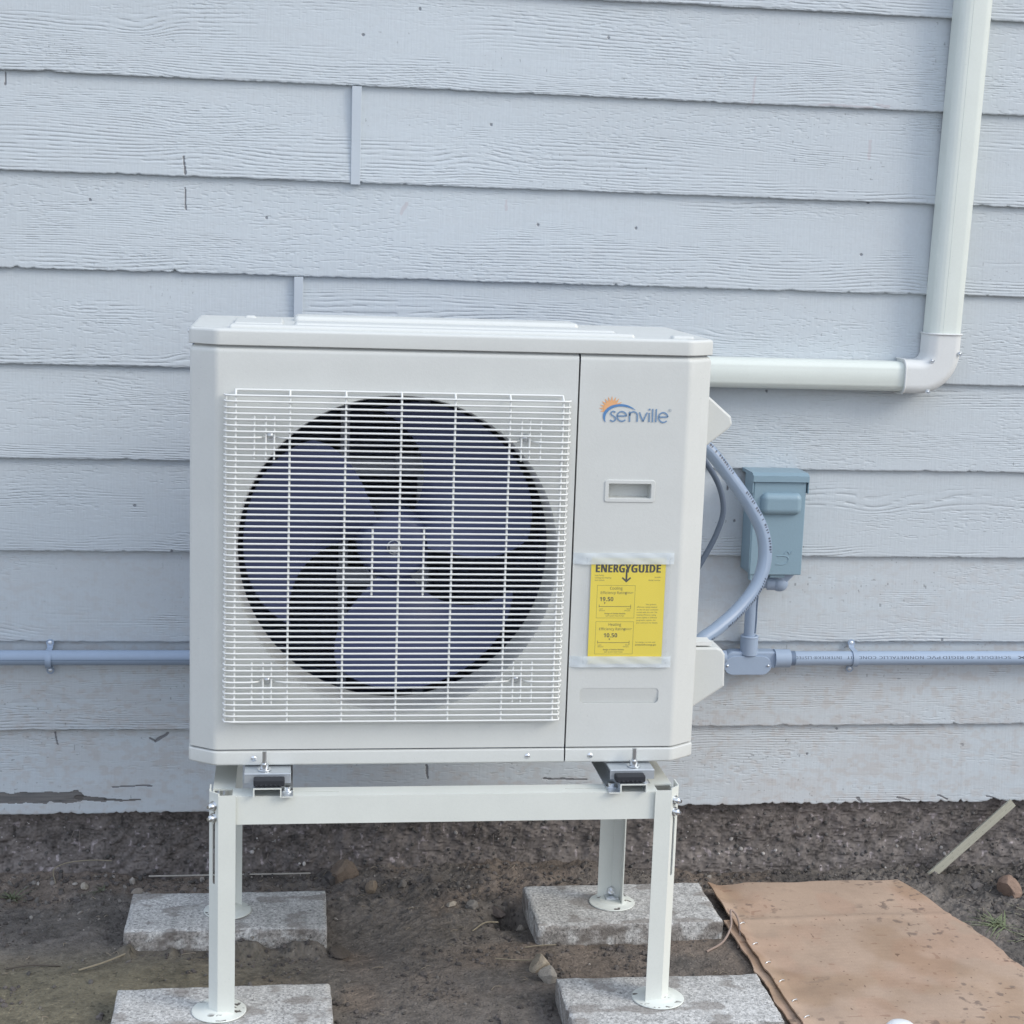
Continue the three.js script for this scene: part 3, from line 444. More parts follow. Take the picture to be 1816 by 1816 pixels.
// ---------- energy label taped to the unit ----------
{
  const lab = thing('energy_label', 'yellow energy rating label taped to the heat pump service panel', 'label', [0.3275, 0.645, ZF]);
  const tex = canvasTex(1024, 1448, (c, w, h) => {
    c.fillStyle = '#f2da3a'; c.fillRect(0, 0, w, h); c.fillStyle = '#2b2a24'; c.strokeStyle = '#4b451f';
    const T = (s, x, y, px, bold, align = 'left', maxw) => { c.font = `${bold ? 'bold ' : ''}${px}px sans-serif`; c.textAlign = align; c.textBaseline = 'alphabetic'; if (maxw) { const m = c.measureText(s).width; c.save(); c.translate(x, y); c.scale(maxw / m, 1); c.fillText(s, 0, 0); c.restore(); } else c.fillText(s, x, y); };
    const yT = 195;
    for (const o of [0, 4, 8]) { T('ENERGY', 50 + o, yT, 152, true, 'left', 488); T('GUIDE', 540 + o, yT, 152, true, 'left', 418); }
    c.lineWidth = 26; c.strokeStyle = '#2b2a24'; c.beginPath(); c.moveTo(488, 150); c.lineTo(488, 300); c.stroke();
    c.lineWidth = 22; c.beginPath(); c.moveTo(430, 265); c.lineTo(488, 318); c.lineTo(546, 265); c.stroke();
    T('Heat Pump', 52, 245, 25); T('Cooling and Heating', 52, 278, 25); T('Split System', 52, 311, 25); T('Senville', 960, 268, 25, false, 'right'); T('Model number', 960, 308, 25, false, 'right');
    const panel = (y, ttl, val, vx, tri) => {
      c.strokeStyle = '#6d6424'; c.lineWidth = 4; c.strokeRect(95, y, 520, 445);
      T(ttl, 355, y + 58, 52, false, 'center'); T('Efficiency Rating', 140, y + 118, 50); T('(SEER2)*', 478, y + 112, 30); T(val, vx, y + 215, 78, true);
      c.beginPath(); c.moveTo(tri - 11, y + 232); c.lineTo(tri + 11, y + 232); c.lineTo(tri, y + 256); c.fill();
      c.strokeStyle = '#3d3820'; c.lineWidth = 6; c.beginPath(); c.moveTo(130, y + 288); c.lineTo(565, y + 288); c.moveTo(130, y + 262); c.lineTo(130, y + 300); c.moveTo(565, y + 262); c.lineTo(565, y + 320); c.stroke();
      T('Least', 132, y + 328, 22); T('Efficient', 132, y + 352, 22); T('Most', 560, y + 328, 22, false, 'right'); T('Efficient', 560, y + 352, 22, false, 'right');
      T('Range of Similar Models', 352, y + 394, 25, true, 'center'); T('Split System Heat Pumps', 352, y + 424, 23, false, 'center');
    };
    panel(372, 'Cooling', '19.50', 130, 205); panel(868, 'Heating', '10.50', 205, 290);
    T('★ ★', 665, 640, 34); const ls = ['This system’s', 'efficiency ratings depend', 'on the coil your contractor', 'installs with this unit. The', 'heating efficiency rating', 'varies slightly in different', 'geographic regions. Ask', 'your contractor for details.'];
    ls.forEach((s, i) => T(s, i ? 650 : 770, 640 + i * 36, 25)); T('For energy cost info, visit', 650, 1160, 25); T('productinfo.energy.gov', 650, 1196, 26, true);
  });
  const paper = new THREE.BoxGeometry(0.1405, 0.201, 0.0004).translate(0.0, 0.106, 0.0020);
  { const u = paper.attributes.uv, n = paper.attributes.normal; for (let i = 0; i < u.count; i++) if (n.getZ(i) < 0.5) u.setXY(i, 0.02, 0.02); }
  part('paper', paper, mat(lin(1, 1, 1), 0.7, { map: tex }), lab, { keepUV: true });
  const film = new THREE.MeshPhysicalMaterial({ color: lin(0.96, 0.97, 0.98), roughness: 0.06, transmission: 0.94, thickness: 0 });
  const sl = grid(30, 30, (u, v) => [lerp(-0.0805, 0.0785, u), lerp(0.006, 0.208, v), 0.0032 + 0.0010 * Math.sin(u * 9 + v * 4) * Math.sin(v * 3.1) + 0.0022 * Math.pow(Math.abs(u - 0.5) * 2, 6)]);
  part('plastic_sleeve', sl, film, lab, { keepUV: true });
  const tapeM = new THREE.MeshPhysicalMaterial({ color: lin(0.84, 0.89, 0.92), roughness: 0.55, transmission: 0.42, thickness: 0 });
  const tape = (x0, x1, y0, y1, tilt, sd) => grid(60, 8, (u, v) => { const x = lerp(x0, x1, u), e = (hash(Math.round(v * 8), u < 0.5 ? 1 : 2, sd) - 0.5) * 0.0015; const near = ss(-0.105, -0.082, x) * ss(0.105, 0.082, x); return [x + (u < 0.01 || u > 0.99 ? e : 0), lerp(y0, y1, v) + tilt * u, 0.0008 + 0.0042 * near + 0.0004 * Math.sin(x * 120 + v * 6) + 0.0008 * Math.exp(-(((x + 0.075 - v * 0.012) / 0.004) ** 2)) + 0.0008 * Math.exp(-(((x - 0.068 - v * 0.012) / 0.004) ** 2))]; });
  part('tape', tape(-0.1045, 0.0850, 0.1945, 0.2160, 0.0015, 5), tapeM, lab, { keepUV: true });
  part('tape', tape(-0.1045, 0.0875, -0.0005, 0.0205, -0.0005, 6), tapeM, lab, { keepUV: true });
}

// ---------- concrete pavers ----------
const paverTex = [1, 2].map(s => dataTex(1024, 512, (i, j) => {
  const x = i / 1024 * 0.42, y = j / 512 * 0.21, a = fbm(x * 14, y * 14, 90 + s, 4), f = vn(x * 700, y * 700, 95 + s), c = fbm(x * 240, y * 240, 97 + s, 2);
  let k = 0.82 + 0.28 * (a - 0.5) + 0.8 * (c - 0.5) + 0.4 * (f - 0.5); let r = 0.60, g = 0.59, b = 0.57;
  const pit = vn(x * 330, y * 330, 101 + s); if (pit > 0.86) k *= 0.55;
  const soil = ss(0.56, 0.70, fbm(x * 16 + s * 5, y * 22, 103 + s, 4) + 0.06 * (f - 0.5)) * 0.62; r = lerp(r * k, 0.21, soil); g = lerp(g * k, 0.185, soil); b = lerp(b * k, 0.165, soil);
  return [r, g, b];
}, { wrap: THREE.MirroredRepeatWrapping }));
const paverBump = dataTex(512, 256, (i, j) => 0.5 * fbm(i / 5, j / 5, 111, 3) + 0.5 * vn(i / 1.6, j / 1.6, 112) - (vn(i / 2.5, j / 2.5, 113) > 0.85 ? 0.3 : 0), { srgb: false });
for (const t of [...paverTex, paverBump]) t.repeat.set(1 / 0.42, 1 / 0.21);
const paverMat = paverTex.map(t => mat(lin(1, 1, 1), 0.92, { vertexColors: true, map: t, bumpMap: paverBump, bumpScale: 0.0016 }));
const paverLabel = ['speckled grey concrete paver under the front stand leg by bare mud', 'soil-stained grey concrete paver under the rear stand leg beside the pale strip', 'weathered concrete paver under the rear stand leg beside the cardboard corner', 'clean grey concrete paver under the front stand leg beside the cardboard'];
PAV.forEach(([x0, x1, z0, z1], k) => {
  const w = x1 - x0, d = z1 - z0, h = 0.058, g0 = new THREE.BoxGeometry(w, h, d, 90, 14, 46); g0.deleteAttribute('uv'); g0.deleteAttribute('normal'); const g = mergeVertices(g0, 1e-5), p = g.attributes.position;
  for (let i = 0; i < p.count; i++) {
    let x = p.getX(i), y = p.getY(i), z = p.getZ(i);
    const ex = w / 2 - Math.abs(x), ey = h / 2 - Math.abs(y), ez = d / 2 - Math.abs(z), s = [ex, ey, ez].sort((a, b) => a - b);
    const edge = Math.exp(-s[1] / 0.004), er = edge * (0.0012 + 0.0045 * Math.pow(fbm(x * 30 + k * 9, (z + y) * 30, 120 + k, 3), 2.2));
    const n = 0.0012 * (fbm(x * 80 + k, (z + y) * 80, 124, 3) - 0.5), kx = 1 - er / (w / 2), ky = 1 - er / (h / 2), kz = 1 - er / (d / 2);
    p.setXYZ(i, x * kx + (ex < 1e-4 ? n : 0), y * ky + (ey < 1e-4 ? n : 0), z * kz + (ez < 1e-4 ? n : 0));
  }
  g.setAttribute('uv', new THREE.BufferAttribute(new Float32Array(p.count * 2), 2));
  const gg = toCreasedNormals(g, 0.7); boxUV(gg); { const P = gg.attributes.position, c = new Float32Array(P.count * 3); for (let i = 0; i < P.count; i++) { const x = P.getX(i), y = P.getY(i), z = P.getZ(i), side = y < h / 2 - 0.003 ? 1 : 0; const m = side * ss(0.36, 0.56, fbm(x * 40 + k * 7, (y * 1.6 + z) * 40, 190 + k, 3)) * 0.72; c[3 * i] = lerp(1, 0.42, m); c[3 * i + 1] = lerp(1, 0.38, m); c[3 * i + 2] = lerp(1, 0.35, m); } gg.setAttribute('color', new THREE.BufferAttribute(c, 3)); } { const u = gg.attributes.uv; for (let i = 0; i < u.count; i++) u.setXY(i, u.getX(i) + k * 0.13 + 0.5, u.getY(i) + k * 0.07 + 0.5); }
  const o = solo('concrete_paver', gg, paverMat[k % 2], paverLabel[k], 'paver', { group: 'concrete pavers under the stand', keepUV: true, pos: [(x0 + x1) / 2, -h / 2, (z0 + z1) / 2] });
  o.rotation.y = [0.012, -0.008, 0.006, -0.01][k];
});

// ---------- metal stand ----------
const chipTex = dataTex(512, 512, (i, j) => { const x = i / 512 * 0.4, y = j / 512 * 0.4, c = ss(0.655, 0.675, fbm(x * 62, y * 95, 181, 3)) * ss(0.45, 0.5, fbm(x * 20, y * 20, 182, 2)); return [lerp(0.73, 0.13, c), lerp(0.75, 0.12, c), lerp(0.70, 0.11, c)]; }); chipTex.repeat.set(2.5, 2.5);
const footMat = mat(lin(1, 1, 1), 0.45, { map: chipTex });
const stand = thing('equipment_stand', 'white steel stand on four legs carrying the heat pump', 'stand');
{
  const T = 0.419, B = 0.366, zf = 0.757, zr = 0.265, beamT = 0.003;
  const slotRect = (x0, x1, z0, z1) => rrect(x0, x1, z0, z1, Math.min(x1 - x0, z1 - z0) / 2 - 0.0001, 3);
  // beams are folded angles: an upright web and a top flange with slots
  const beam = (z, dir, slots) => { const web = span(-0.392, 0.392, B, T - beamT, Math.min(z, z - dir * beamT), Math.max(z, z - dir * beamT)); const zi = z - dir * 0.046, sh = poly([[-0.392, -Math.max(z, zi)], [0.392, -Math.max(z, zi)], [0.392, -Math.min(z, zi)], [-0.392, -Math.min(z, zi)]], slots); const top = new THREE.ExtrudeGeometry(sh, { depth: beamT, bevelEnabled: false, curveSegments: 4 }).rotateX(-Math.PI / 2).translate(0, T - beamT, 0); const roll = new THREE.CylinderGeometry(0.0021, 0.0021, 0.784, 10).rotateZ(Math.PI / 2).translate(0, T - 0.0019, z - dir * 0.0019); return [web, top, roll, span(-0.392, 0.392, B, B + beamT, Math.min(z - dir * beamT, z - dir * 0.02), Math.max(z - dir * beamT, z - dir * 0.02))]; };
  const sl = [slotRect(-0.30, -0.20, -0.7365, -0.7335), slotRect(0.218, 0.318, -0.7365, -0.7335)];
  part('front_beam', beam(zf, 1, sl), M.stand, stand);
  part('rear_beam', beam(zr, -1, []), M.stand, stand);
  for (const s of [-1, 1]) part('side_beam', [span(Math.min(s * 0.388, s * 0.428), Math.max(s * 0.388, s * 0.428), T - 0.0045, T - 0.0015, zr + 0.047, zf - 0.047), span(Math.min(s * 0.425, s * 0.428), Math.max(s * 0.425, s * 0.428), B, T - 0.0047, zr + 0.004, zf - 0.004)], M.stand, stand);
  for (const s of [-1, 1]) for (const f of [1, -1]) {
    const zo = f > 0 ? 0.7635 : 0.2585, y0 = 0.004, y1 = f > 0 ? 0.4265 : 0.424, slot = rrect(0.0078, 0.0150, 0.252, 0.405, 0.0035, 4);
    const g = [];
    // built for the front left corner, then mirrored
    g.push(plate(0, 0.031, y0, y1 - 0.004, [], [-0.4165, zo], 0), plate(0, 0.0235, y0, y1, [slot], [-0.4331, zo - 0.0166], -Math.PI / 4));
    g.push(plate(0, 0.032, y0, y1 + 0.002, [], [-0.4331, zo - 0.0486], -Math.PI / 2, 0.0025));
    let m = join(g); m.translate(0, 0, -zo);
    if (s > 0) { m.scale(-1, 1, 1); }
    if (f < 0) m.scale(1, 1, -1);
    if (s * f > 0) { /* two mirrors or none keep the winding */ }
    if ((s > 0) !== (f < 0)) { const p = m.attributes.position, n = m.attributes.normal; for (let i = 0; i < p.count; i += 3) for (const A of [p, n]) { const a = [A.getX(i + 1), A.getY(i + 1), A.getZ(i + 1)], b = [A.getX(i + 2), A.getY(i + 2), A.getZ(i + 2)]; A.setXYZ(i + 1, ...b); A.setXYZ(i + 2, ...a); } }
    m.translate(0, 0, zo); m.computeVertexNormals();
    const leg = part('leg', m, M.stand, stand), fx = s * 0.4145, fzc = f > 0 ? 0.742 : 0.281;
    const fp = new THREE.LatheGeometry([[0.0, 0.0085], [0.026, 0.0082], [0.030, 0.0062], [0.036, 0.0042], [0.0485, 0.0034], [0.0502, 0.0022], [0.0502, 0.0003], [0.0, 0.0003]].map(p => V2(...p)), 48).translate(fx, 0, fzc);
    part('foot_plate', fp, footMat, leg);
    for (const y of [0.4015, 0.379]) { const d = V3(s * 0.7071, 0, f * 0.7071), b = V3(s * 0.4250, y, zo - f * 0.0085); part('bolt', [new THREE.CylinderGeometry(0.0088, 0.0088, 0.0016, 20), new THREE.CylinderGeometry(0.0066, 0.0068, 0.006, 6).translate(0, 0.0036, 0), new THREE.SphereGeometry(0.0066, 12, 6, 0, 6.3, 0, 1.5).scale(1, 0.75, 1).translate(0, 0.0064, 0), new THREE.CylinderGeometry(0.0032, 0.0032, 0.014, 10).translate(0, 0.007, 0)].map(q => q.applyQuaternion(new THREE.Quaternion().setFromUnitVectors(V3(0, 1, 0), d)).translate(b.x, b.y, b.z)), M.steel, leg); }
    if (f < 0) { part('foot_bolt', [rod([fx, 0.022, zo + 0.0026], [fx, 0.022, zo + 0.010], 0.0085, 6), rod([fx, 0.022, zo + 0.009], [fx, 0.022, zo + 0.018], 0.0038, 10), rspan(fx - 0.014, fx + 0.014, 0.008, 0.012, zo + 0.003, zo + 0.03, 0.001)], M.steel, leg); }
  }
  // hat rails across the frame, each with one flange bolted through the slot
  for (const s of [-1, 1]) {
    const a = s < 0 ? -0.3545 : 0.3175, b = s < 0 ? -0.3045 : 0.3675, fl = s < 0 ? [b, b + 0.021] : [a - 0.021, a], y0 = T + 0.0008, y1 = 0.4375, z0 = 0.255, z1 = 0.768, t = 0.0022;
    const rail = part('cross_rail', [span(a, b, y1 - t, y1, z0, z1), span(a, a + t, y0, y1 - t, z0, z1), span(b - t, b, y0, y1 - t, z0, z1), span(fl[0], fl[1], y0, y0 + t, z0, z1)], M.zinc, stand);
    part('end_edge', [span(a - 0.0004, b + 0.0004, y1 - t, y1 + 0.0004, z1, z1 + 0.0006), span(a - 0.0004, a + t, y0, y1 - t, z1, z1 + 0.0006), span(b - t, b + 0.0004, y0, y1 - t, z1, z1 + 0.0006), span(fl[0], fl[1], y0, y0 + t, z1, z1 + 0.0006)], M.stand, rail);
    part('bolt', [new THREE.CylinderGeometry(0.0105, 0.0105, 0.0016, 20), new THREE.CylinderGeometry(0.0072, 0.0072, 0.006, 6).translate(0, 0.004, 0)].map(q => q.translate((fl[0] + fl[1]) / 2, y0 + t + 0.001, 0.735)), M.steel, rail);
    const xc = (a + b) / 2, pad = [rspan(xc - 0.028, xc + 0.028, 0.4385, 0.4515, 0.700, 0.7365, 0.002)];
    pad.push(rspan(xc - 0.029 + s * -0.004, xc + 0.027 + s * -0.004, 0.4390, 0.4520, 0.7430, 0.7640, 0.003));
    for (let k = 0; k < 6; k++) pad.push(rspan(xc - 0.026 + k * 0.0085 + s * -0.004, xc - 0.0215 + k * 0.0085 + s * -0.004, 0.4395, 0.4435, 0.7630, 0.7660, 0.001));
    part('rubber_pad', pad, M.rubber, rail);
  }
}

// ---------- line set cover ----------
{
  const c = thing('line_set_cover', 'white plastic line set cover turning from horizontal to vertical on the siding', 'conduit cover', [1.17, 1.145, 0]);
  const prof = (w, d) => { const p = []; const r = 0.021; p.push([-w / 2, 0]); for (let k = 0; k <= 6; k++) { const t = Math.PI - k / 6 * Math.PI / 2; p.push([-w / 2 + r + r * Math.cos(t), d - r + r * Math.sin(t)]); } for (let k = 0; k <= 6; k++) { const t = Math.PI / 2 - k / 6 * Math.PI / 2; p.push([w / 2 - r + r * Math.cos(t), d - r + r * Math.sin(t)]); } p.push([w / 2, 0]); return p; };
  const run = (w, d, L) => toCreasedNormals(new THREE.ExtrudeGeometry(poly(w < 0.01 ? [[-w / 2, 0], [-w / 4, d], [w / 4, d], [w / 2, 0]] : prof(w, d)), { depth: L, bevelEnabled: false, steps: 1 }), 0.5);   // along +z, back on y=0
  const vy = g => g.rotateX(-Math.PI / 2).scale(1, 1, 1);   // along +y, depth towards -z... turned to face out below
  // vertical: local x across, local y depth -> world z, length -> world y
  const toVert = g => { const m = new THREE.Matrix4().makeBasis(V3(-1, 0, 0), V3(0, 0, 1), V3(0, 1, 0)); return g.applyMatrix4(m); };
  const toHor = g => { const m = new THREE.Matrix4().makeBasis(V3(0, 1, 0), V3(0, 0, 1), V3(1, 0, 0)); return g.applyMatrix4(m); };
  const lean = 0.0195;
  const v = toVert(run(0.0735, 0.058, 1.75)).applyMatrix4(new THREE.Matrix4().makeShear(0, 0, lean, 0, 0, 0)).translate(0.0045, 0.095, 0);
  part('vertical_cover', v, M.cover, c);
  for (const dx of [-0.012]) part('seam_ridge', toVert(run(0.0012, 0.0012, 1.74)).applyMatrix4(new THREE.Matrix4().makeShear(0, 0, lean, 0, 0, 0)).translate(0.0045 + dx, 0.096, 0.0574), M.cover, c);
  part('horizontal_cover', toHor(run(0.0665, 0.058, 0.72)).translate(-0.80, -0.001, 0), M.cover, c);
  for (const [dy, dz] of [[-0.0215, 0.0520], [-0.0155, 0.0562]]) part('seam_ridge', toHor(run(0.0012, 0.0012, 0.71)).translate(-0.80, -0.001 + dy, dz), M.cover, c);
  // elbow: arms and a rounded corner swept as one tube of the same profile
  const w = 0.0765, d = 0.0635, pr = prof(w, d).map(([a, b]) => [a, b]), path = []; path.push([-0.090, 0, 0], [-0.058, 0, 0]); const rr = 0.056; for (let k = 1; k <= 10; k++) { const t = k / 10 * Math.PI / 2; path.push([-0.054 + rr * Math.sin(t), rr - rr * Math.cos(t), t]); } path.push([0.002, 0.062, Math.PI / 2], [0.0026, 0.098, Math.PI / 2]);
  const el = grid(pr.length - 1, path.length - 1, (u, vv, i, j) => { const [px, py, t] = path[j], q = pr[i]; let a = -q[0]; const nx = -Math.sin(t), ny = Math.cos(t); return [px + nx * a, py + ny * a, q[1]]; });
  const cap = (k, sgn) => { const [px, py, t] = path[k], nx = -Math.sin(t), ny = Math.cos(t), tx = Math.cos(t), ty = Math.sin(t); const out = prof(w, d), inn = prof(w - 0.011, d - 0.0055); const pos = [], idx = []; out.forEach((q, i) => { pos.push(px + nx * -q[0], py + ny * -q[0], q[1], px + nx * -inn[i][0], py + ny * -inn[i][0], inn[i][1]); }); for (let i = 0; i < out.length - 1; i++) idx.push(2 * i, 2 * i + 1, 2 * i + 3, 2 * i, 2 * i + 3, 2 * i + 2); const g = new THREE.BufferGeometry(); g.setAttribute('position', new THREE.Float32BufferAttribute(pos, 3)); g.setIndex(idx); g.computeVertexNormals(); return g; };
  const lipS = (k) => { const [px, py, t] = path[k], nx = -Math.sin(t), ny = Math.cos(t), tx = Math.cos(t), ty = Math.sin(t); const q = prof(w + 0.0012, d + 0.0008); return tube(q.map(a => [px + nx * -a[0], py + ny * -a[0], a[1]]), 0.0022, 80, 6); };
  const e = part('elbow', [el, cap(0), cap(path.length - 1), lipS(0), lipS(path.length - 1)], M.elbow, c);
  for (const [x, y] of [[-0.030, 0.038], [-0.035, -0.032], [0.034, 0.055]]) part('screw', [new THREE.SphereGeometry(0.0042, 10, 6, 0, 6.3, 0, 1.5).rotateX(Math.PI / 2).scale(1, 1, 0.7).translate(x, y, d - 0.0012), new THREE.TorusGeometry(0.0048, 0.0009, 6, 16).translate(x, y, d)], M.zinc, e);
}

// ---------- disconnect box ----------
{
  const b = thing('disconnect_box', 'grey metal electrical disconnect box mounted on the siding', 'electrical box', [0.797, 0.81, 0]);
  part('enclosure', [rspan(-0.058, 0.0585, -0.117, 0.113, 0.001, 0.074, 0.003)], M.box, b);
  const cover = part('cover', [rspan(-0.0605, 0.0605, -0.117, 0.096, 0.0755, 0.0885, 0.0025), rspan(-0.0625, -0.0600, -0.105, 0.096, 0.05, 0.087, 0.001)], M.box, b);
  part('hood', [extr(poly([[0.0, 0.116], [0.080, 0.116], [0.0945, 0.110], [0.0945, 0.0965], [0.092, 0.0965], [0.090, 0.106], [0.0, 0.108]]), 0.130, -0.065, 0.0008).rotateY(-Math.PI / 2).translate(0, 0, 0), rspan(-0.0655, -0.0630, 0.070, 0.112, 0.03, 0.092, 0.001), rspan(0.0630, 0.0655, 0.070, 0.112, 0.03, 0.092, 0.001)], M.box, b);
  part('handle_bulge', [new RoundedBoxGeometry(0.094, 0.050, 0.030, 5, 0.0145).translate(0.003, 0.047, 0.0885)], M.box, cover);
  const S = (q, k) => tube(q.map(([x, y]) => [x, y, 0.0888]), 0.0011, 40, 6);
  part('embossed_mark', [S([[0.000, -0.092], [0.018, -0.092], [0.027, -0.086], [0.028, -0.077], [0.020, -0.073], [0.002, -0.073]]), S([[0.018, -0.068], [0.026, -0.062], [0.030, -0.068], [0.036, -0.062]])], M.box, cover);
  part('latch', [rspan(-0.058, -0.046, -0.130, -0.117, 0.070, 0.086, 0.001)], M.box, b); part('latch', [rspan(-0.010, 0.024, -0.1245, -0.117, 0.062, 0.082, 0.001)], M.box, b);
}

// ---------- PVC conduit run with its fitting ----------
{
  const y = 0.483, z = 0.026, r = 0.0167, c = thing('pvc_conduit', 'grey plastic conduit with black print along the lower siding', 'conduit', [0.77, y, 0]);
  const txt = canvasTex(2048, 128, (g, w, h) => {
    g.fillStyle = '#9eaec2'; g.fillRect(0, 0, w, h); g.fillStyle = '#3c4452'; g.font = '38px sans-serif'; g.textBaseline = 'middle';
    g.save(); g.translate(w, h); g.rotate(Math.PI); g.textAlign = 'left';
    const put = (s, a, b, bold) => { g.save(); g.font = `${bold ? 'bold ' : ''}46px sans-serif`; const m = g.measureText(s).width; g.translate(a, h / 2 + 2); g.scale((b - a) / m, 1); g.fillText(s, 0, 0); g.restore(); };
    const X = px => w - (px - 1398) / (1880 - 1398) * w;   // photograph column to place on the print
    put('CANTEX', X(1880), X(1787), true); put('SCHEDULE 40', X(1776), X(1698)); put('RIGID', X(1694), X(1656)); put('PVC', X(1654), X(1629)); put('NONMETALLIC', X(1625), X(1547)); put('CONDUIT', X(1543), X(1492)); put('INTERTEK® LISTED', X(1484), X(1404));
    g.restore();
  });
  txt.wrapS = THREE.ClampToEdgeWrapping; txt.wrapT = THREE.ClampToEdgeWrapping;
  const xa = 0.862 - 0.77, xb = 1.545 - 0.77;
  const barrel = (x0, x1) => grid(2, 40, (u, v) => { const a = v * 2 * Math.PI - Math.PI / 2; return [lerp(x0, x1, u), r * Math.sin(a), z + r * Math.cos(a), u, (v - 0.298) * 4.2 + 0.5]; });
  part('pipe', barrel(xa, xb), mat(lin(1, 1, 1), 0.42, { map: txt }), c, { keepUV: true, label: 'printed conduit length' });
  part('pipe', [rod([xb + 0.0, 0, z], [xb + 1.5, 0, z], r, 28)], M.pvc, c);
  part('pipe', [rod([-2.8, 0.004, z], [-0.06, 0.002, z], r, 28)], M.pvc, c);
  part('print_line', [grid(2, 1, (u, v) => [lerp(-2.0, -0.1, u), 0.004 - 0.003 + 0.0011 * v, z + r + 0.00025])], M.glue, c);
  // fitting: body, cover plate, hubs
  const pill = (w, h, rr) => rrect(-w / 2, w / 2, -h / 2, h / 2, rr, 8);
  const f = part('fitting', [extr(poly(pill(0.134, 0.040, 0.0195)), 0.034, 0.002, 0.004).translate(0.004, -0.002, 0), rod([0.055, 0, z], [0.092, 0, z], 0.0215, 28), rod([-0.006, 0.010, z], [-0.006, 0.052, z], 0.0205, 28)], M.pvc, c);
  part('cover_plate', [extr(poly(pill(0.112, 0.044, 0.0215)), 0.0042, 0.0365, 0.0012).translate(-0.010, -0.014, 0)], M.pvc, f);
  for (const x of [-0.059, 0.038]) part('screw', [new THREE.SphereGeometry(0.0036, 10, 6, 0, 6.3, 0, 1.5).rotateX(Math.PI / 2).translate(x, -0.014, 0.0405)], M.steel, f);
  part('glue_band', [rod([0.0918, 0, z], [0.104, 0, z], r + 0.0006, 28)], M.glue, c);
  part('riser', [tube([[-0.006, 0.045, z], [-0.006, 0.10, z], [-0.005, 0.150, z + 0.001], [-0.001, 0.172, z + 0.006], [0.014, 0.183, z + 0.014], [0.030, 0.183, z + 0.020]], 0.0138, 48, 20)], M.pvc, c);
  part('collar', [new THREE.TorusGeometry(0.0178, 0.0034, 10, 32).rotateX(Math.PI / 2).translate(-0.006, 0.052, z)], M.pvc, c);
  part('glue_run', [tube([[0.0035, 0.062, z + 0.0105], [0.0045, 0.09, z + 0.0102], [0.0040, 0.12, z + 0.0105], [0.0050, 0.150, z + 0.0105]], 0.0021, 24, 6)], M.glue, c);
  part('elbow_fitting', [new THREE.SphereGeometry(0.0200, 24, 16).translate(0.050, 0.184, z + 0.024), rod([0.022, 0.183, z + 0.018], [0.050, 0.184, z + 0.024], 0.0170, 24), rod([0.050, 0.184, z + 0.024], [0.051, 0.214, z + 0.024], 0.0170, 24), extr(poly([[0.028, 0.2095], [0.080, 0.2095], [0.078, 0.204], [0.066, 0.192], [0.058, 0.186], [0.040, 0.198]]), 0.014, 0.052, 0.001)], M.pvc, c);
}
function strap(x, label) {
  const s = thing('pipe_strap', label, 'pipe strap', [x, 0.4825, 0]);
  const r = 0.0178, z = 0.026, path = [[0.031, 0.0015], [0.024, 0.0018], [0.0195, 0.006]]; for (let k = 0; k <= 12; k++) { const a = 1.25 - k / 12 * 2.5; path.push([r * Math.sin(a), z + r * Math.cos(a)]); } path.push([-0.0195, 0.006], [-0.024, 0.0018], [-0.031, 0.0015]);
  const w = 0.0125; const strip = off => grid(1, path.length - 1, (u, v, i, j) => { const p = path[j], a = path[Math.max(0, j - 1)], b = path[Math.min(path.length - 1, j + 1)], t = V2(b[0] - a[0], b[1] - a[1]).normalize(); return [lerp(-w / 2, w / 2, u), p[0] + t.y * -off, p[1] + t.x * off]; });
  const sideS = sx => grid(1, path.length - 1, (u, v, i, j) => { const p = path[j], a = path[Math.max(0, j - 1)], b = path[Math.min(path.length - 1, j + 1)], t = V2(b[0] - a[0], b[1] - a[1]).normalize(), off = -0.002 * u; return [sx, p[0] + t.y * -off, p[1] + t.x * off]; });
  part('band', [strip(0), strip(-0.002), sideS(-w / 2), sideS(w / 2)], M.pvc, s);
  for (const sy of [-1, 1]) { const lug = part('lug', [new THREE.CylinderGeometry(0.0085, 0.0085, 0.0025, 24).rotateX(Math.PI / 2).translate(0, sy * 0.031, 0.0016)], M.pvc, s); part('screw', [new THREE.SphereGeometry(0.0055, 14, 8, 0, 6.3, 0, 1.3).rotateX(Math.PI / 2).scale(1, 1, 0.6).translate(0, sy * 0.031, 0.0018)], mat(lin(0.70, 0.74, 0.78), 0.35, { metalness: 0.6 }), lug); }
}
strap(1.018, 'pipe strap on the printed conduit right of the fitting');
strap(-0.812, 'pipe strap on the plain conduit left of the heat pump');

